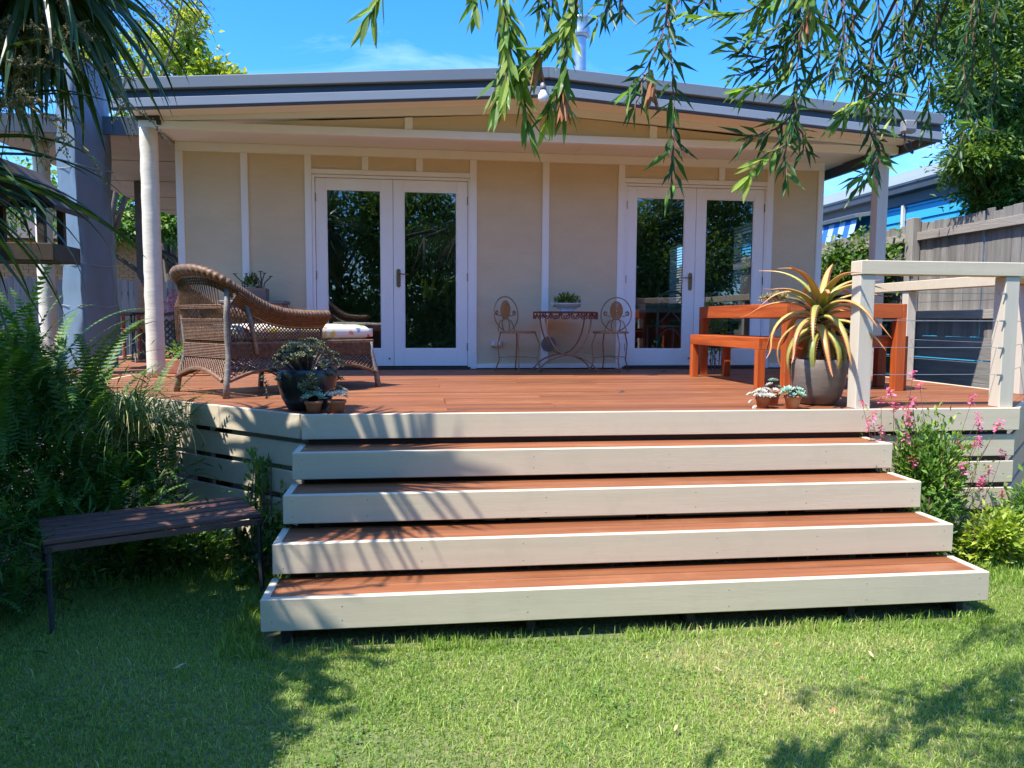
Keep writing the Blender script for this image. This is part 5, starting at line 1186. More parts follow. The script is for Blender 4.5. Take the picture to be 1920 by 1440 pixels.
clay_pot('succulent_pot', 'terracotta pot standing behind the other two with one tall rosette', (2.345, 4.80, DK), .046, .085, 'mint',
         [(0, 0, .075, .04, (0, 0), 'mint'), (-.03, -.01, .05, .03, (0, -.4), 'paleros'), (.04, 0, .03, .034, (0, .4), 'mint'), (0, -.03, .015, .03, (.4, 0), 'paleros')], G)
def black_pot():
    cx, cy = -.655, 4.80
    t = thing('potted_succulent', 'bushy grey green succulent in a round black pot at the deck edge', 'potted plant', (cx, cy, DK))
    pot([(0, .001), (.10, .001), (.118, .01), (.15, .07), (.172, .14), (.18, .20), (.182, .245), (.176, .252), (.165, .245), (.16, .2)], (cx, cy, DK), 'blackpot', t, 36)
    m = MB(); m.lathe([(0, .21), (.162, .21)], (cx, cy, DK), 20); obj('soil', m, 'soil', t)
    m = MB(); sm = MB()
    for k in range(150):
        a = random.uniform(0, 2*math.pi); q = math.sqrt(random.random()); x, y = .205*q*math.cos(a), .185*q*math.sin(a); z = .255+.155*math.sqrt(max(0, 1-q*q))+random.uniform(-.04, .02)
        if q > .8 and random.random() < .6: z -= random.uniform(0, .13); x *= 1.06; y *= 1.06
        rosette(m, (cx+x, cy+y, DK+z), random.uniform(.022, .038), 11, (-.7*q*math.sin(a), .7*q*math.cos(a)), .5)
        if k % 2 == 0: sm.tube([(cx+x*.2, cy+y*.2, DK+.2), (cx+x*.7, cy+y*.7, DK+z*.85), (cx+x, cy+y, DK+z)], .005, 4)
    for k in range(10):                       # trailing piece at the front right
        rosette(m, (cx+.03+random.uniform(-.05, .05), cy-.19, DK+.23-.014*k), random.uniform(.022, .032), 10, (.9, random.uniform(-.3, .3)), .5)
    for k in range(8): rosette(m, (cx-.235+random.uniform(-.03, .03), cy-.02, DK+.20-.018*k), .024, 10, (.6, -.7), .5)
    obj('foliage', m, 'jade', t); obj('stem', sm, 'bark', t)
black_pot()
G2 = 'small terracotta pots beside the black pot'
clay_pot('succulent_pot', 'terracotta pot of fleshy green leaves in front of the black pot', (-.595, 4.62, DK), .052, .072, 'mint',
         [(-.03, -.01, .02, .05, (.3, -.3), 'mint'), (.035, -.005, .02, .05, (.3, .35), 'mint'), (0, .03, .03, .05, (-.2, 0), 'mint')], G2)
clay_pot('succulent_pot', 'terracotta pot of pale branching succulent right of the black pot', (-.462, 4.62, DK), .054, .075, 'paleros',
         ring(6, .04, .03, .034, 'paleros')+[(.01, 0, .07, .034, (0, .1), 'jade'), (.045, 0, .055, .03, (0, .5), 'paleros'), (-.03, 0, .05, .03, (0, -.4), 'jade')], G2)

# ------------------------------------------------------------------ left bed: ferns, strap grass, low shrub
def frond_mesh(L, arch, seed):
    r = random.Random(seed); m = MB(); n = 30; pts = []; p = Vector((0, 0, 0)); ang = r.uniform(1.25, 1.45)
    for i in range(n+1):
        pts.append(p.copy()); p = p+Vector((math.cos(ang), .06*math.sin(i*.3+seed), math.sin(ang)))*(L/n); ang -= arch/n*(.4+1.3*i/n)
    m.tube(pts, [.0028*(1-.8*i/n) for i in range(n+1)], 4, cap=False, rv=.3)
    for i in range(3, n+1):
        u = i/n; tg = (pts[i]-pts[i-1]).normalized(); w = .075*min(1, (u-.04)*6)*(1-u)**.55+.006; up = Vector((0, 1, 0)).cross(tg).normalized()*-1
        for s in (-1, 1):
            d = (Vector((0, s, 0))+tg*.35-up*.0+Vector((0, 0, -.12))).normalized(); q = pts[i]; e = tg*(L/n)*.46
            m.add([q-e*.8, q+e*.9, q+d*w+e*.35, q+d*w*.6-e*.5], [(0, 1, 2, 3)], min(1, max(0, r.gauss(.42, .16)+.25*u)))
    return m.mesh('frond', MAT['fern'])
FR = [frond_mesh(L, a, i) for i, (L, a) in enumerate([(.95, 1.5), (.85, 1.9), (1.05, 1.2), (.75, 2.2), (.9, .8), (.7, 1.0)])]
def fern(label, pts, n, size, spread):
    t = thing('fern', label, 'fern', (*pts[0][:2], 0), 0, 'fishbone ferns in the left bed')
    for i in range(n):
        x, y, z = random.choice(pts); x += random.gauss(0, spread); y += random.gauss(0, spread*.8)
        az = random.uniform(0, 2*math.pi); s = size*random.uniform(.75, 1.15)
        piece('frond', random.choice(FR), t, Matrix.Translation((x, y, z)) @ Matrix.Rotation(az, 4, 'Z') @ Matrix.Rotation(random.gauss(.05, .22), 4, 'Y') @ Matrix.Diagonal((s, s, s, 1)))
    P, d = [], []
    q = np.concatenate([np.array((x, y, z*.55+.25))+rng.normal(0, 1, (420, 3))*np.array((.22, .2, .24)) for x, y, z in pts]); q[:, 2] = np.maximum(q[:, 2], .03)
    leaf_cloud('undergrowth', q, rng.normal(0, 1, q.shape)+np.array((0, -.3, .3)), .10, .014, 'fern', np.clip(rng.normal(.25, .15, len(q)), 0, 1), t, kind='stuff')
fern('tall bright topped fishbone fern below the bird feeder', [(-2.6, 4.75, .92), (-2.4, 4.95, .95), (-2.18, 5.1, .82), (-2.8, 5.0, 1.0), (-2.45, 4.55, .7), (-2.3, 4.75, .6)], 200, .9, .14)
fern('dense fishbone fern in shade beside the deck skirting', [(-1.95, 4.9, .25), (-2.1, 4.6, .2), (-1.85, 5.15, .38), (-1.75, 4.75, .05)], 160, .74, .14)
fern('low fishbone fern at the left edge in front of the bench end', [(-2.3, 4.1, .05), (-2.15, 3.95, 0), (-2.5, 4.3, .2)], 60, .72, .12)
fern('upright fishbone fern in front of the tarpaulin', [(-2.7, 5.8, .5), (-2.45, 5.9, .6), (-3.0, 6.0, .55), (-3.3, 5.6, .6)], 90, .95, .18)

def strap_clump(name, label, c, n, L, mat, droop, lean=(0, 0), w=.010):
    t = thing(name, label, 'ornamental grass', c); m = MB()
    for i in range(n):
        a = random.uniform(0, 2*math.pi); h = Vector((math.cos(a)+lean[0], math.sin(a)+lean[1], 0)).normalized(); e = random.uniform(.75, 1.5); l = L*random.uniform(.65, 1.15); k = 10
        p = Vector(c)+Vector((random.gauss(0, .05), random.gauss(0, .05), 0)); pts = []; ang = e; dr = droop*random.uniform(.7, 1.3)
        for j in range(k): pts.append(p.copy()); p = p+(h*math.cos(ang)+Vector((0, 0, math.sin(ang))))*(l/(k-1)); ang = max(-1.5, ang-dr/(k-1)*(.5+1.2*j/k))
        m.blade(pts, [w*(1-.85*(j/(k-1))**1.5) for j in range(k)], (-h.y, h.x, 0), .15, min(1, max(0, random.gauss(.45, .25))))
    obj('blades', m, mat, t)['kind'] = 'stuff'; return t
strap_clump('strappy_grass', 'arching clump of yellow green strap leaves at the deck\'s left corner', (-1.80, 5.06, .74), 200, .66, 'strap', 2.5, (.45, -.15), .010)
strap_clump('strappy_grass', 'smaller darker clump of strap leaves behind the arching one', (-2.1, 5.5, .75), 90, .6, 'fern', 2.2, (.1, 0), .011)

def bush(name, label, cat, c, r, n, leaf, mat, aspect=.45, group=None, up=.5, stems=8):
    t = thing(name, label, cat, (c[0], c[1], 0), 0, group); m = MB()
    for k in range(stems):
        a = random.uniform(0, 6.28); e = Vector((c[0]+r[0]*.7*math.cos(a)*random.random(), c[1]+r[1]*.7*math.sin(a)*random.random(), c[2]+r[2]*random.uniform(.2, .8)))
        b = Vector((c[0]+random.gauss(0, .05), c[1]+random.gauss(0, .05), .0)); m.tube([b, b.lerp(e, .5)+Vector((random.gauss(0, .03), random.gauss(0, .03), .03)), e], [.007, .005, .003], 5)
    obj('stem', m, 'twig', t)
    Ps, As = [], []; cl = max(4, n//45)
    for k in range(cl):
        cc, _ = blob(1, c, np.asarray(r)*.95, .2); q = cc+rng.normal(0, 1, (45, 3))*np.asarray(r)*.17; Ps.append(q); As.append(unit(q-np.asarray(c))+rng.normal(0, .55, q.shape)+np.array((0, 0, up)))
    P = np.concatenate(Ps); A = np.concatenate(As); P[:, 2] = np.maximum(P[:, 2], .02); L = leaf*rng.uniform(.7, 1.3, len(P))
    leaf_cloud('foliage', P, A, L, L*aspect, mat, np.clip(rng.normal(.45, .22, len(P)), 0, 1), t, kind='stuff'); return t
bush('small_shrub', 'small leafy shrub with a few pink buds between garden bench and steps', 'shrub', (-.90, 4.72, .42), (.14, .14, .36), 700, .05, 'salvia')
bush('groundcover', 'dark leafy groundcover beneath the garden bench', 'plant', (-1.45, 4.72, .12), (.55, .22, .14), 1300, .055, 'hedge')
bush('groundcover', 'low leafy plants between the bench end and bottom step', 'plant', (-.92, 4.45, .12), (.14, .22, .14), 500, .05, 'hedge')

# ------------------------------------------------------------------ right bed: pink flowering shrub and its neighbours
def salvia():
    t = bush('flowering_shrub', 'pink flowering salvia shrub growing against the deck right of the steps', 'shrub', (3.17, 4.36, .50), (.30, .11, .42), 5200, .040, 'salvia', .42, None, .7, 14)
    fl = []
    for k in range(5):
        m = MB(); r = random.Random(k)
        for i in range(11):
            a = r.uniform(0, 6.28); e = r.uniform(-.4, .9); d = Vector((math.cos(a)*math.cos(e), math.sin(a)*math.cos(e), math.sin(e))); z = Vector((0, 0, .012*i/3-.015)); L = r.uniform(.016, .026)
            s = d.cross(Vector((0, 0, 1))).normalized(); m.blade([z, z+d*L*.55, z+d*L+Vector((0, 0, -.006))], [.004, .009, .014], s, .25, r.random())
        fl.append(m.mesh('flower', MAT['pink']))
    sm = MB()
    heads = [(2.74, .99), (2.80, 1.02), (2.86, .98), (2.775, .92), (2.78, .85), (2.93, .92), (2.98, .95), (3.06, 1.00), (3.06, .86), (2.95, .80), (2.90, .76), (2.86, .83), (3.10, .74), (3.17, .76), (3.05, .70),
             (3.00, .65), (3.19, .67), (3.27, .70), (3.33, .60), (3.22, .52), (3.18, .42), (3.42, .92), (3.47, .86), (3.56, .87), (3.59, .85), (3.44, .78), (3.39, .75), (3.35, .74), (3.53, .74), (3.67, .67), (3.63, .56), (3.46, .52), (3.50, .46),
             (3.55, .50), (3.62, .44), (2.97, 1.18), (2.94, 1.06), (3.11, 1.10), (3.42, 1.02)]
    for x, z in heads:
        y = 4.36+random.uniform(-.12, .08); piece('flower', random.choice(fl), t, Matrix.Translation((x, y, z)) @ Matrix.Rotation(random.uniform(0, 6.28), 4, 'Z') @ Matrix.Rotation(random.uniform(-.4, .4), 4, 'X') @ Matrix.Scale(random.uniform(1.0, 1.55), 4))
        bx = x*.55+3.2*.45; sm.tube([(bx, 4.38, z*.3), (bx*.4+x*.6+random.uniform(-.03, .03), 4.37, z*.72), (x, y, z)], [.0028, .002, .0014], 4)
    obj('flower_stem', sm, 'twig', t)
    # airy leaves up the flower stems at the right
    P = np.array([(x+random.gauss(0, .03), 4.36+random.gauss(0, .04), z*random.uniform(.45, .95)) for x, z in heads for _ in range(9)])
    L = rng.uniform(.02, .04, len(P)); leaf_cloud('stem_leaves', P, rng.normal(0, 1, P.shape)+np.array((0, 0, .3)), L, L*.4, 'salvia', rng.random(len(P)), t, kind='stuff')
salvia()
bush('small_shrub', 'yellow green leafy shrub in the bed below the deck\'s right end', 'shrub', (3.56, 4.24, .16), (.30, .14, .17), 2200, .045, 'yellowgreen', .5)
bush('small_shrub', 'low green shrub beside the ends of the lower steps', 'shrub', (3.08, 4.26, .24), (.15, .12, .26), 1500, .042, 'creep', .45)
bush('small_shrub', 'leafy shrub at the far right edge of the garden bed', 'shrub', (4.0, 4.35, .28), (.26, .2, .26), 1800, .045, 'salvia', .45)
bush('deck_plant', 'dark leafy pot plant half hidden behind the orange bench', 'potted plant', (3.35, 8.28, 1.42), (.16, .14, .36), 600, .05, 'hedge', .35)

# ------------------------------------------------------------------ cordyline at the top left
def cord_leaf(e0, droop, L, seed):
    r = random.Random(seed); m = MB(); n = 12; p = Vector((0, 0, 0)); pts = []; ang = e0
    for j in range(n): pts.append(p.copy()); p = p+Vector((math.cos(ang), .02*math.sin(j*.5+seed), math.sin(ang)))*(L/(n-1)); ang = max(-1.52, ang-droop/(n-1)*(.3+1.5*j/n))
    ws = [.050*min(1, .5+3*u)*(1-u**2.2)+.002 for u in np.linspace(0, 1, n)]
    m.blade(pts, ws, (0, 1, 0), .22, .4)
    m.a = [min(1, max(0, r.gauss(.45, .12))) for _ in m.a]
    return m.mesh('leaf', MAT['cord'])
CL = [cord_leaf(1.2, .8, .85, 1), cord_leaf(.8, 1.2, .9, 2), cord_leaf(.35, 1.5, .95, 3), cord_leaf(-.1, 1.3, .95, 4), cord_leaf(-.6, .9, .9, 5), cord_leaf(-1.0, .5, .85, 6)]
CBIAS = {}
def cordyline():
    heads = [((-1.58, 3.62, 3.10), 150, .90), ((-1.98, 3.45, 2.16), 60, .95), ((-2.04, 4.05, 3.08), 90, .86), ((-2.9, 2.3, 3.15), 60, 1.0), ((-2.62, 2.6, 3.3), 80, 1.0)]
    t = thing('cordyline', 'cordyline palm with long drooping dark green blades at the top left', 'palm', (-2.45, 3.3, 0))
    m = MB(); base = Vector((-2.45, 3.3, 0)); fork = Vector((-2.38, 3.3, 1.3)); m.tube([base, Vector((-2.43, 3.32, .6)), fork], [.11, .09, .085], 10)
    for (c, n, s) in heads: c = Vector(c); m.tube([fork, fork.lerp(c, .5)+Vector((-.08, 0, .1)), c], [.07, .055, .045], 8)
    obj('trunk', m, 'bark', t, True)
    for (c, n, s) in heads:
        if c[1] < 3.2:                                   # heads outside the picture: one mesh of leaves each
            h = MB()
            for i in range(n):
                k = min(5, int(i/n*6)); az = i*2.39996; src = CL[k]
                h.add([(Matrix.Translation(Vector(c)) @ Matrix.Rotation(az, 4, 'Z') @ Matrix.Rotation(random.gauss(0, .13), 4, 'Y')) @ v.co for v in src.vertices], [tuple(p.vertices) for p in src.polygons], random.random())
            obj('leaf_crown', h, 'cord', t)['kind'] = 'stuff'; continue
        h = MB()                                         # the lower, older leaves past the count kept as single parts
        for i in range(95 if c[2] > 2.5 else 40):
            k = random.choice((2, 3, 4, 4, 5, 5)); mt = Matrix.Translation(Vector(c)+Vector((0, 0, -.02-.05*random.random()))) @ Matrix.Rotation(random.uniform(0, 6.28), 4, 'Z') @ Matrix.Rotation(random.gauss(.1, .15), 4, 'Y') @ Matrix.Scale(s*random.uniform(.65, .95), 4)
            h.add([mt @ v.co for v in CL[k].vertices], [tuple(p.vertices) for p in CL[k].polygons], min(1, max(0, random.gauss(.4, .2))))
        obj('leaf_skirt', h, 'cord', t)['kind'] = 'stuff'
        for i in range(n):
            k = min(5, int((i/n)**.72*6)); az = i*2.39996+random.uniform(-.2, .2)
            piece('leaf', CL[k], t, Matrix.Translation(Vector(c)+Vector((0, 0, .10-.035*k))) @ Matrix.Rotation(az, 4, 'Z') @ Matrix.Rotation(random.gauss(0, .13), 4, 'Y') @ Matrix.Rotation(random.gauss(0, .3), 4, 'X') @ Matrix.Scale(s*random.uniform(.8, 1.12), 4))
    # flower panicles
    for (b, e, n) in (((-1.55, 3.55, 2.70), (-1.12, 3.42, 2.34), 16), ((-1.72, 3.5, 2.62), (-1.38, 3.35, 2.56), 15), ((-1.75, 3.5, 2.45), (-1.32, 3.4, 2.18), 14), ((-1.6, 3.55, 2.6), (-1.28, 3.35, 2.68), 12), ((-1.8, 3.5, 2.55), (-1.5, 3.3, 2.45), 16), ((-1.85, 3.5, 2.7), (-1.55, 3.35, 2.62), 14), ((-1.7, 3.45, 2.35), (-1.45, 3.3, 2.3), 14)):
        b, e = Vector(b), Vector(e); st = MB(); bd = MB(); mid = b.lerp(e, .5)+Vector((0, 0, .04)); st.tube([b, mid, e], [.008, .006, .003], 5)
        for k in range(n):
            q = b.lerp(mid, k/n*2) if k < n/2 else mid.lerp(e, (k-n/2)/n*2); d = ((e-b).normalized()*.6+Vector((random.gauss(0, .5), random.gauss(0, .5), random.gauss(.25, .6)))).normalized(); L = random.uniform(.09, .2)
            tip = q+d*L+Vector((0, 0, -.03)); m2 = q.lerp(tip, .5)+Vector((0, 0, .02)); st.tube([q, m2, tip], [.003, .0022, .0012], 4)
            for _ in range(int(L*230)):
                u = random.uniform(.1, 1); c = (q.lerp(m2, u*2) if u < .5 else m2.lerp(tip, u*2-1))+Vector((random.gauss(0, .005), random.gauss(0, .005), random.gauss(0, .005))); r = random.uniform(.0028, .005)
                bd.add([c+Vector((r, 0, 0)), c+Vector((-r*.5, r*.9, 0)), c+Vector((-r*.5, -r*.9, 0)), c+Vector((0, 0, r*1.2)), c-Vector((0, 0, r*1.2))], [(0, 1, 3), (1, 2, 3), (2, 0, 3), (1, 0, 4), (2, 1, 4), (0, 2, 4)], random.random())
        s = obj('flower_stalk', st, 'panicle', t); obj('seed_beads', bd, 'panicle', s)['kind'] = 'stuff'
cordyline()

# ------------------------------------------------------------------ the bottlebrush whose sprays hang over the view
TW=[('b',[(-0.062,1.9,2.323),(-0.073,1.86,2.252),(-0.099,1.82,2.18)]),
('b',[(0.158,1.9,2.336),(0.151,1.86,2.271),(0.139,1.82,2.207)]),
('b',[(0.206,1.9,2.364),(0.211,1.86,2.238),(0.22,1.82,2.122),(0.209,1.78,2.026)]),
('b',[(0.216,1.9,2.254),(0.231,1.86,2.19),(0.257,1.82,2.082)]),
('b',[(0.225,1.9,2.149),(0.212,1.86,2.092),(0.189,1.82,2.0)]),
('b',[(0.229,1.9,2.149),(0.25,1.86,2.069),(0.265,1.82,1.943)]),
('d',[(0.339,2.2,2.478),(0.338,2.16,2.39),(0.347,2.12,2.312)]),
('d',[(0.392,2.2,2.481),(0.371,2.16,2.392),(0.367,2.12,2.334)]),
('b',[(0.41,1.9,2.364),(0.384,1.86,2.247),(0.326,1.82,2.151),(0.276,1.78,2.096)]),
('b',[(0.295,1.9,2.136),(0.263,1.86,2.094),(0.226,1.82,2.038)]),
('b',[(0.38,1.9,2.362),(0.368,1.86,2.24),(0.354,1.82,2.146),(0.339,1.78,2.069)]),
('b',[(0.362,1.9,2.107),(0.337,1.86,2.048),(0.31,1.82,1.969)]),
('b',[(0.362,1.9,2.107),(0.357,1.86,2.049),(0.348,1.82,1.994)]),
('d',[(0.56,2.2,2.477),(0.536,2.16,2.373),(0.494,2.12,2.302)]),
('d',[(0.575,2.2,2.478),(0.573,2.16,2.389),(0.565,2.12,2.338)]),
('d',[(0.666,2.0,2.424),(0.645,1.96,2.314),(0.629,1.92,2.252),(0.598,1.88,2.192),(0.55,1.84,2.101),(0.501,1.8,2.035)]),
('d',[(0.655,2.0,2.284),(0.648,1.96,2.209),(0.64,1.92,2.13),(0.635,1.88,2.009)]),
('d',[(0.675,2.0,2.041),(0.664,1.96,1.956),(0.647,1.92,1.841)]),
('d',[(0.598,2.0,2.153),(0.58,1.96,2.094),(0.549,1.92,2.029)]),
('d',[(0.742,2.1,2.445),(0.701,2.06,2.343),(0.623,2.02,2.303)]),
('d',[(0.872,2.2,2.51),(0.828,2.16,2.411),(0.752,2.12,2.348)]),
('b',[(1.003,2.1,2.432),(0.925,2.06,2.348),(0.841,2.02,2.308),(0.739,1.98,2.283)]),
('b',[(1.049,2.1,2.463),(0.971,2.06,2.358),(0.902,2.02,2.283)]),
('d',[(1.114,2.2,2.525),(1.068,2.16,2.358),(0.971,2.12,2.287),(0.869,2.08,2.261)]),
('d',[(1.114,2.2,2.525),(1.085,2.16,2.329),(0.988,2.12,2.237),(0.854,2.08,2.239)]),
('d',[(1.131,2.2,2.526),(1.086,2.16,2.3),(0.989,2.12,2.208),(0.871,2.08,2.176)]),
('b',[(1.072,2.1,2.264),(0.993,2.06,2.161),(0.914,2.02,2.125),(0.838,1.98,2.103)]),
('d',[(1.111,2.1,2.481),(1.051,2.06,2.277),(1.027,2.02,2.137),(1.003,1.98,2.028)]),
('b',[(1.036,2.0,2.419),(1.026,1.96,2.315),(1.044,1.92,2.241)]),
('d',[(1.268,2.3,2.577),(1.228,2.26,2.388),(1.185,2.22,2.264),(1.118,2.18,2.157)]),
('d',[(1.068,2.1,2.162),(1.028,2.06,2.063),(0.996,2.02,1.953),(0.986,1.98,1.888)]),
('d',[(1.048,2.1,2.074),(0.967,2.06,2.018),(0.881,2.02,1.988)]),
('b',[(0.985,2.0,1.976),(0.908,1.96,1.924),(0.848,1.92,1.867)]),
('d',[(1.23,2.2,2.532),(1.246,2.16,2.367),(1.196,2.12,2.247),(1.136,2.08,2.174)]),
('d',[(1.115,2.2,2.086),(1.129,2.16,2.032),(1.102,2.12,1.977)]),
('d',[(1.338,2.3,2.582),(1.322,2.26,2.393),(1.32,2.22,2.27),(1.35,2.18,2.182),(1.376,2.14,2.157)]),
('d',[(1.357,2.2,2.311),(1.312,2.16,2.205),(1.301,2.12,2.073),(1.297,2.08,1.975),(1.236,2.04,1.884)]),
('b',[(1.301,2.1,2.157),(1.215,2.06,2.099),(1.146,2.02,2.043)]),
('d',[(1.35,2.2,2.095),(1.362,2.16,2.024),(1.324,2.12,1.938),(1.235,2.08,1.906)]),
('d',[(1.407,2.3,2.586),(1.409,2.26,2.381),(1.346,2.22,2.271),(1.266,2.18,2.202)]),
('d',[(1.513,2.3,2.592),(1.486,2.26,2.417),(1.455,2.22,2.323),(1.45,2.18,2.233)]),
('d',[(1.549,2.3,2.594),(1.557,2.26,2.405),(1.509,2.22,2.279),(1.419,2.18,2.17)]),
('d',[(1.62,2.3,2.599),(1.593,2.26,2.391),(1.553,2.22,2.281),(1.526,2.18,2.089)]),
('d',[(1.614,2.3,2.374),(1.552,2.26,2.341),(1.473,2.22,2.316)]),
('d',[(1.507,2.3,2.353),(1.433,2.26,2.24),(1.377,2.22,2.148)]),
('d',[(1.822,2.4,2.654),(1.747,2.36,2.434),(1.714,2.32,2.32),(1.66,2.28,2.256)]),
('d',[(1.917,2.4,2.66),(1.862,2.36,2.407),(1.857,2.32,2.26),(1.796,2.28,2.131)]),
('d',[(1.828,2.2,2.287),(1.767,2.16,2.163),(1.702,2.12,2.065),(1.607,2.08,2.027),(1.52,2.04,2.003)]),
('b',[(1.766,2.2,2.086),(1.684,2.16,2.088),(1.605,2.12,2.085)]),
('d',[(1.996,2.4,2.631),(1.935,2.36,2.444),(1.922,2.32,2.28),(1.891,2.28,2.085),(1.847,2.24,1.96)]),
('d',[(1.86,2.4,2.657),(1.803,2.36,2.437),(1.763,2.32,2.273),(1.701,2.28,2.177)])]
def bottlebrush():
    t = thing('bottlebrush_tree', 'weeping bottlebrush whose willowy sprays hang down across the sky', 'tree', (1.6, -1.2, 0))
    m = MB(); m.tube([(1.6, -1.2, 0), (1.62, -1.1, .8), (1.55, -.9, 1.7), (1.4, -.5, 2.6), (1.1, .1, 3.3)], [.15, .13, .115, .10, .075], 12); obj('trunk', m, 'bark', t, True)
    lm = MB(); tm = MB()
    hub = [(.2, 1.1, 3.2), (.9, 1.4, 3.25), (1.6, 1.5, 3.3), (2.2, 1.4, 3.2), (-.4, .8, 3.2)]
    for h in hub:
        lm.tube([(1.1, .1, 3.3), (1.1*.5+h[0]*.5, .1*.5+h[1]*.5, 3.42), h], [.06, .045, .025], 7)
    dirs = {}
    def lf(L, w, mat, seed, q=0):
        r = random.Random(seed); mb = MB(); n = 6; pts = [(L*i/(n-1), 0, -.05*L*(i/(n-1))**2*r.uniform(-.6, 1.0)) for i in range(n)]
        mb.blade(pts, [w*.25, w*.8, w, w*.9, w*.6, w*.05], (0, 1, 0), .16, .45); mb.a = [min(1, max(0, r.gauss(.45, .2)))]*len(mb.a); return mb.mesh('leaf', MAT[mat])
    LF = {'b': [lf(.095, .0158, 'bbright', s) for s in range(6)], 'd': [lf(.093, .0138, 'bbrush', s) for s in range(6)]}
    count = [0]; rest = {'b': ([], [], []), 'd': ([], [], [])}
    more = []
    for kind, path in TW:                                   # more sprays behind the right-hand ones
        if path[-1][0] > .72 and kind == 'd':
            for _ in range(random.choice((0, 0, 1)) if path[-1][0] < 1.3 else random.choice((0, 1, 1))):
                o = Vector((random.gauss(0, .07), random.uniform(.1, .45), random.gauss(0, .05)))
                more.append(('d', [tuple(Vector(p)+o+Vector((o.y*.3, 0, o.y*.18+.03))+Vector((random.gauss(0, .012), 0, random.gauss(0, .012)))) for p in path]))
    TW.extend(more)
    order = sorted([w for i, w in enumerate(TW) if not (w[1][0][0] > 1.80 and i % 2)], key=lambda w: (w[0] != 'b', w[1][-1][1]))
    for kind, path in order:
        pts = [Vector(p) for p in path]; q = pts[0]; h = min(hub, key=lambda a: (Vector(a)-q).length)
        lm.tube([h, Vector(h).lerp(q, .5)+Vector((0, 0, .08)), q+Vector((0, 0, .02))], [.018, .009, .0045], 5) if q.z > 2.28 else None
        seg = [(b-a).length for a, b in zip(pts[:-1], pts[1:])]; tot = sum(seg)
        fine = []
        for a, b in zip(pts[:-1], pts[1:]):
            for f in (0, .33, .66): fine.append(a.lerp(b, f)+Vector((random.gauss(0, .004), random.gauss(0, .004), random.gauss(0, .004))))
        fine.append(pts[-1]); tm = MB(); tm.tube(fine, [.0032*(1-.6*i/len(fine)) for i in range(len(fine))], 5); obj('twig', tm, 'twig', t)
        n = int(tot/(.0105 if kind == 'b' else .0128)); az = random.uniform(0, 6)
        for i in range(n):
            u = (i+random.random())/n; u = .10+.90*u; s = u*tot; k = 0
            while k < len(seg)-1 and s > seg[k]: s -= seg[k]; k += 1
            p = pts[k].lerp(pts[k+1], min(1, s/seg[k])); d = (pts[k+1]-pts[k]).normalized(); az += 2.4
            x = d.cross(Vector((.3, 1, .2))).normalized(); y = d.cross(x); spread = random.uniform(.16, .62)*(1-.5*(u > .9)) if kind == 'b' else random.uniform(.35, 1.0)*(1-.45*(u > .9))
            ax = (d*math.cos(spread)+(x*math.cos(az)+y*math.sin(az))*math.sin(spread)+Vector((0, 0, -.12 if kind == 'b' else -.02))).normalized()
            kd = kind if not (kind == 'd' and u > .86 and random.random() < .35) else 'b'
            if count[0] < 300:
                sd = ax.cross(Vector((random.gauss(0, .5), random.gauss(0, .5), 1))).normalized(); nn = sd.cross(ax)*-1
                M4 = Matrix((( ax.x, sd.x, nn.x, p.x), (ax.y, sd.y, nn.y, p.y), (ax.z, sd.z, nn.z, p.z), (0, 0, 0, 1))) @ Matrix.Scale(random.uniform(.65, 1.15), 4)
                piece('leaf', random.choice(LF[kd]), t, M4); count[0] += 1
            else:
                rest[kd][0].append(tuple(p)); rest[kd][1].append(tuple(ax)); rest[kd][2].append(random.uniform(.055, .105))
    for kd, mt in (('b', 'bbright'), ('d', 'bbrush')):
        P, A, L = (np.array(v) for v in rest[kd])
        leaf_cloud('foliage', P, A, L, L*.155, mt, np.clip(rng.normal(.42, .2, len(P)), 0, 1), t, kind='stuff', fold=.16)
    # the young leaf hanging close to the camera
    obj('limb', lm, 'bark', t, True)
    # withered clusters
    for c in ((.282, 1.86, 2.071), (.344, 1.86, 1.992), (.581, 1.96, 2.067), (1.08, 2.15, 2.322)):
        b = MB(); c = Vector(c)+Vector((0, -.07, .05))
        for k in range(9):
            a = k*2.4; d = Vector((.22*math.cos(a), .22*math.sin(a), -1)).normalized(); L = random.uniform(.07, .105); s = Vector((-math.sin(a), math.cos(a), 0))
            b.blade([c, c+d*L*.35+s*.003, c+d*L*.7, c+d*L], [.005, .016, .014, .003], s, .3, random.random())
        obj('withered_leaves', b, 'dead', t)
    # the crown overhead, out of view, that shades the right of the lawn
    Ps, As = [], []
    for cx, cy, cz, r in ((.75, 1.35, 3.05, .24), (1.05, 1.75, 3.05, .26), (.45, .95, 3.1, .3), (1.35, 1.45, 3.25, .3), (.9, .9, 3.35, .35), (1.7, 1.9, 3.25, .26), (2.0, 1.5, 3.35, .35), (1.5, .8, 3.5, .4), (.2, .2, 3.4, .4), (2.6, 1.3, 3.3, .4), (.5, 1.5, 3.0, .16), (1.45, 2.05, 3.05, .16)):
        n = int(560*r/.3); p = np.array((cx, cy, cz))+rng.normal(0, 1, (n, 3))*r*np.array((.62, .62, .4)); Ps.append(p); As.append(rng.normal(0, .6, (n, 3))+np.array((0, 0, -1)))
    P = np.concatenate(Ps); A = np.concatenate(As); L = rng.uniform(.06, .095, len(P))
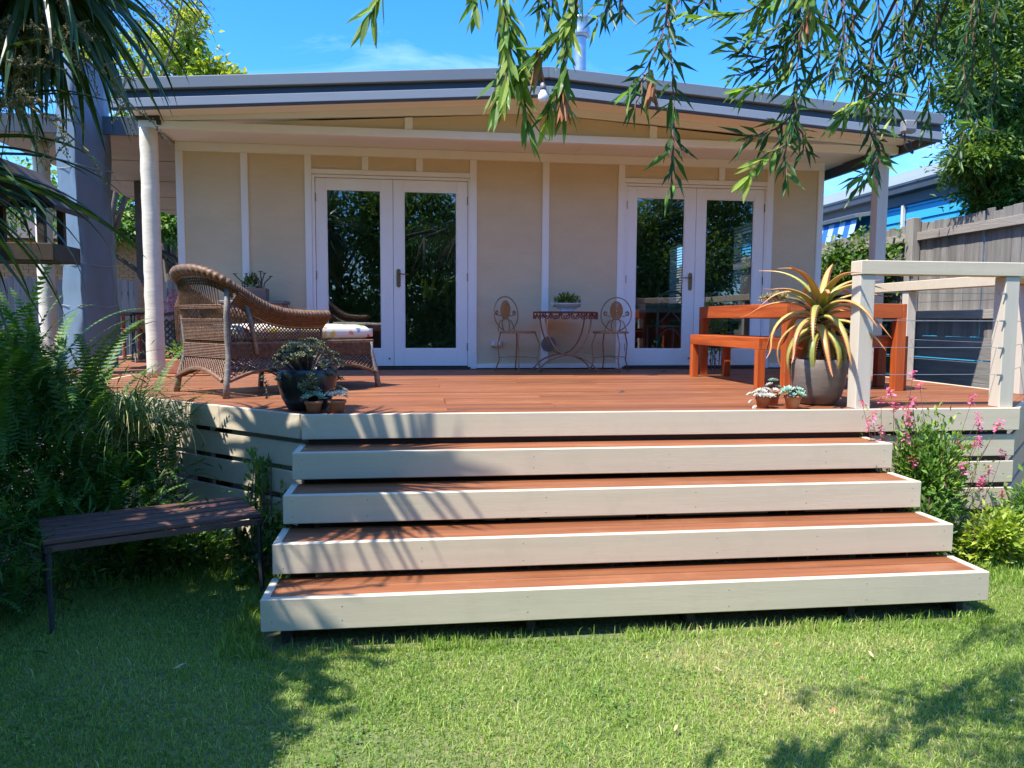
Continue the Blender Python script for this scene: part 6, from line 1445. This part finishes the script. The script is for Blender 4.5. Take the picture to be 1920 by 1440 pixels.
    leaf_cloud('crown', P, A, L, L*.17, 'bbrush', np.clip(rng.normal(.45, .2, len(P)), 0, 1), t, kind='stuff')
bottlebrush()

# ------------------------------------------------------------------ litter
def fallen_leaves():
    spots = [((-1.02, 3.28), .05, 'leafpale', 'pale fallen leaf lying in the shaded grass left of the steps', .5), ((1.55, 2.62), .035, 'leafdead', 'orange leaf on the lawn near its middle right', .4),
             ((2.13, 2.72), .04, 'leafdead', 'orange leaf at the edge of the right shade patch', 1.9), ((2.3, 2.62), .03, 'leafpale', 'pale leaf inside the right shade patch', .2),
             ((1.28, 3.0), .035, 'leafpale', 'curled brown leaf on the lawn below the middle steps', 2.4), ((2.0, 3.05), .045, 'leafpale', 'straw coloured leaf on the lawn below the right steps', 1.5),
             ((1.85, 2.86), .03, 'leafdead', 'small rusty leaf on the dry lawn patch', 2.9), ((2.62, 3.66), .05, 'leafpale', 'pale leaf by the right end of the bottom step', 1.6), ((.92, 2.56), .035, 'leafpale', 'thin dry leaf on the lawn at lower middle', .9),
             ((1.62, 3.22), .03, 'leafdead', 'orange leaf just below the bottom step', .3)]
    for (x, y), L, mt, lab, a in spots:
        m = MB(); d = Vector((math.cos(a), math.sin(a), .15)); s = Vector((-math.sin(a), math.cos(a), 0)); p = Vector((x, y, .03))
        m.blade([p, p+d*L*.4+Vector((0, 0, .004)), p+d*L*.75+Vector((0, 0, .007)), p+d*L*1.1], [.004, L*.34, L*.28, .003], s, .2)
        tag(obj('fallen_leaf', m, mt), lab, 'leaf', 'fallen leaves on the lawn')
    for (x, y, a, L, lab) in ((1.55, 5.72, .4, .06, 'dark curled leaf lying on the sunny deck boards'), (2.62, 8.0, 0, .09, 'dark leaf lying near the right doors on the deck')):
        m = MB(); d = Vector((math.cos(a), math.sin(a), .1)); s = Vector((-math.sin(a), math.cos(a), 0)); p = Vector((x, y, DK+.004))
        m.blade([p, p+d*L*.5+Vector((0, 0, .012)), p+d*L], [.004, .022, .003], s, .5); tag(obj('fallen_leaf', m, 'dark'), lab, 'leaf')
fallen_leaves()
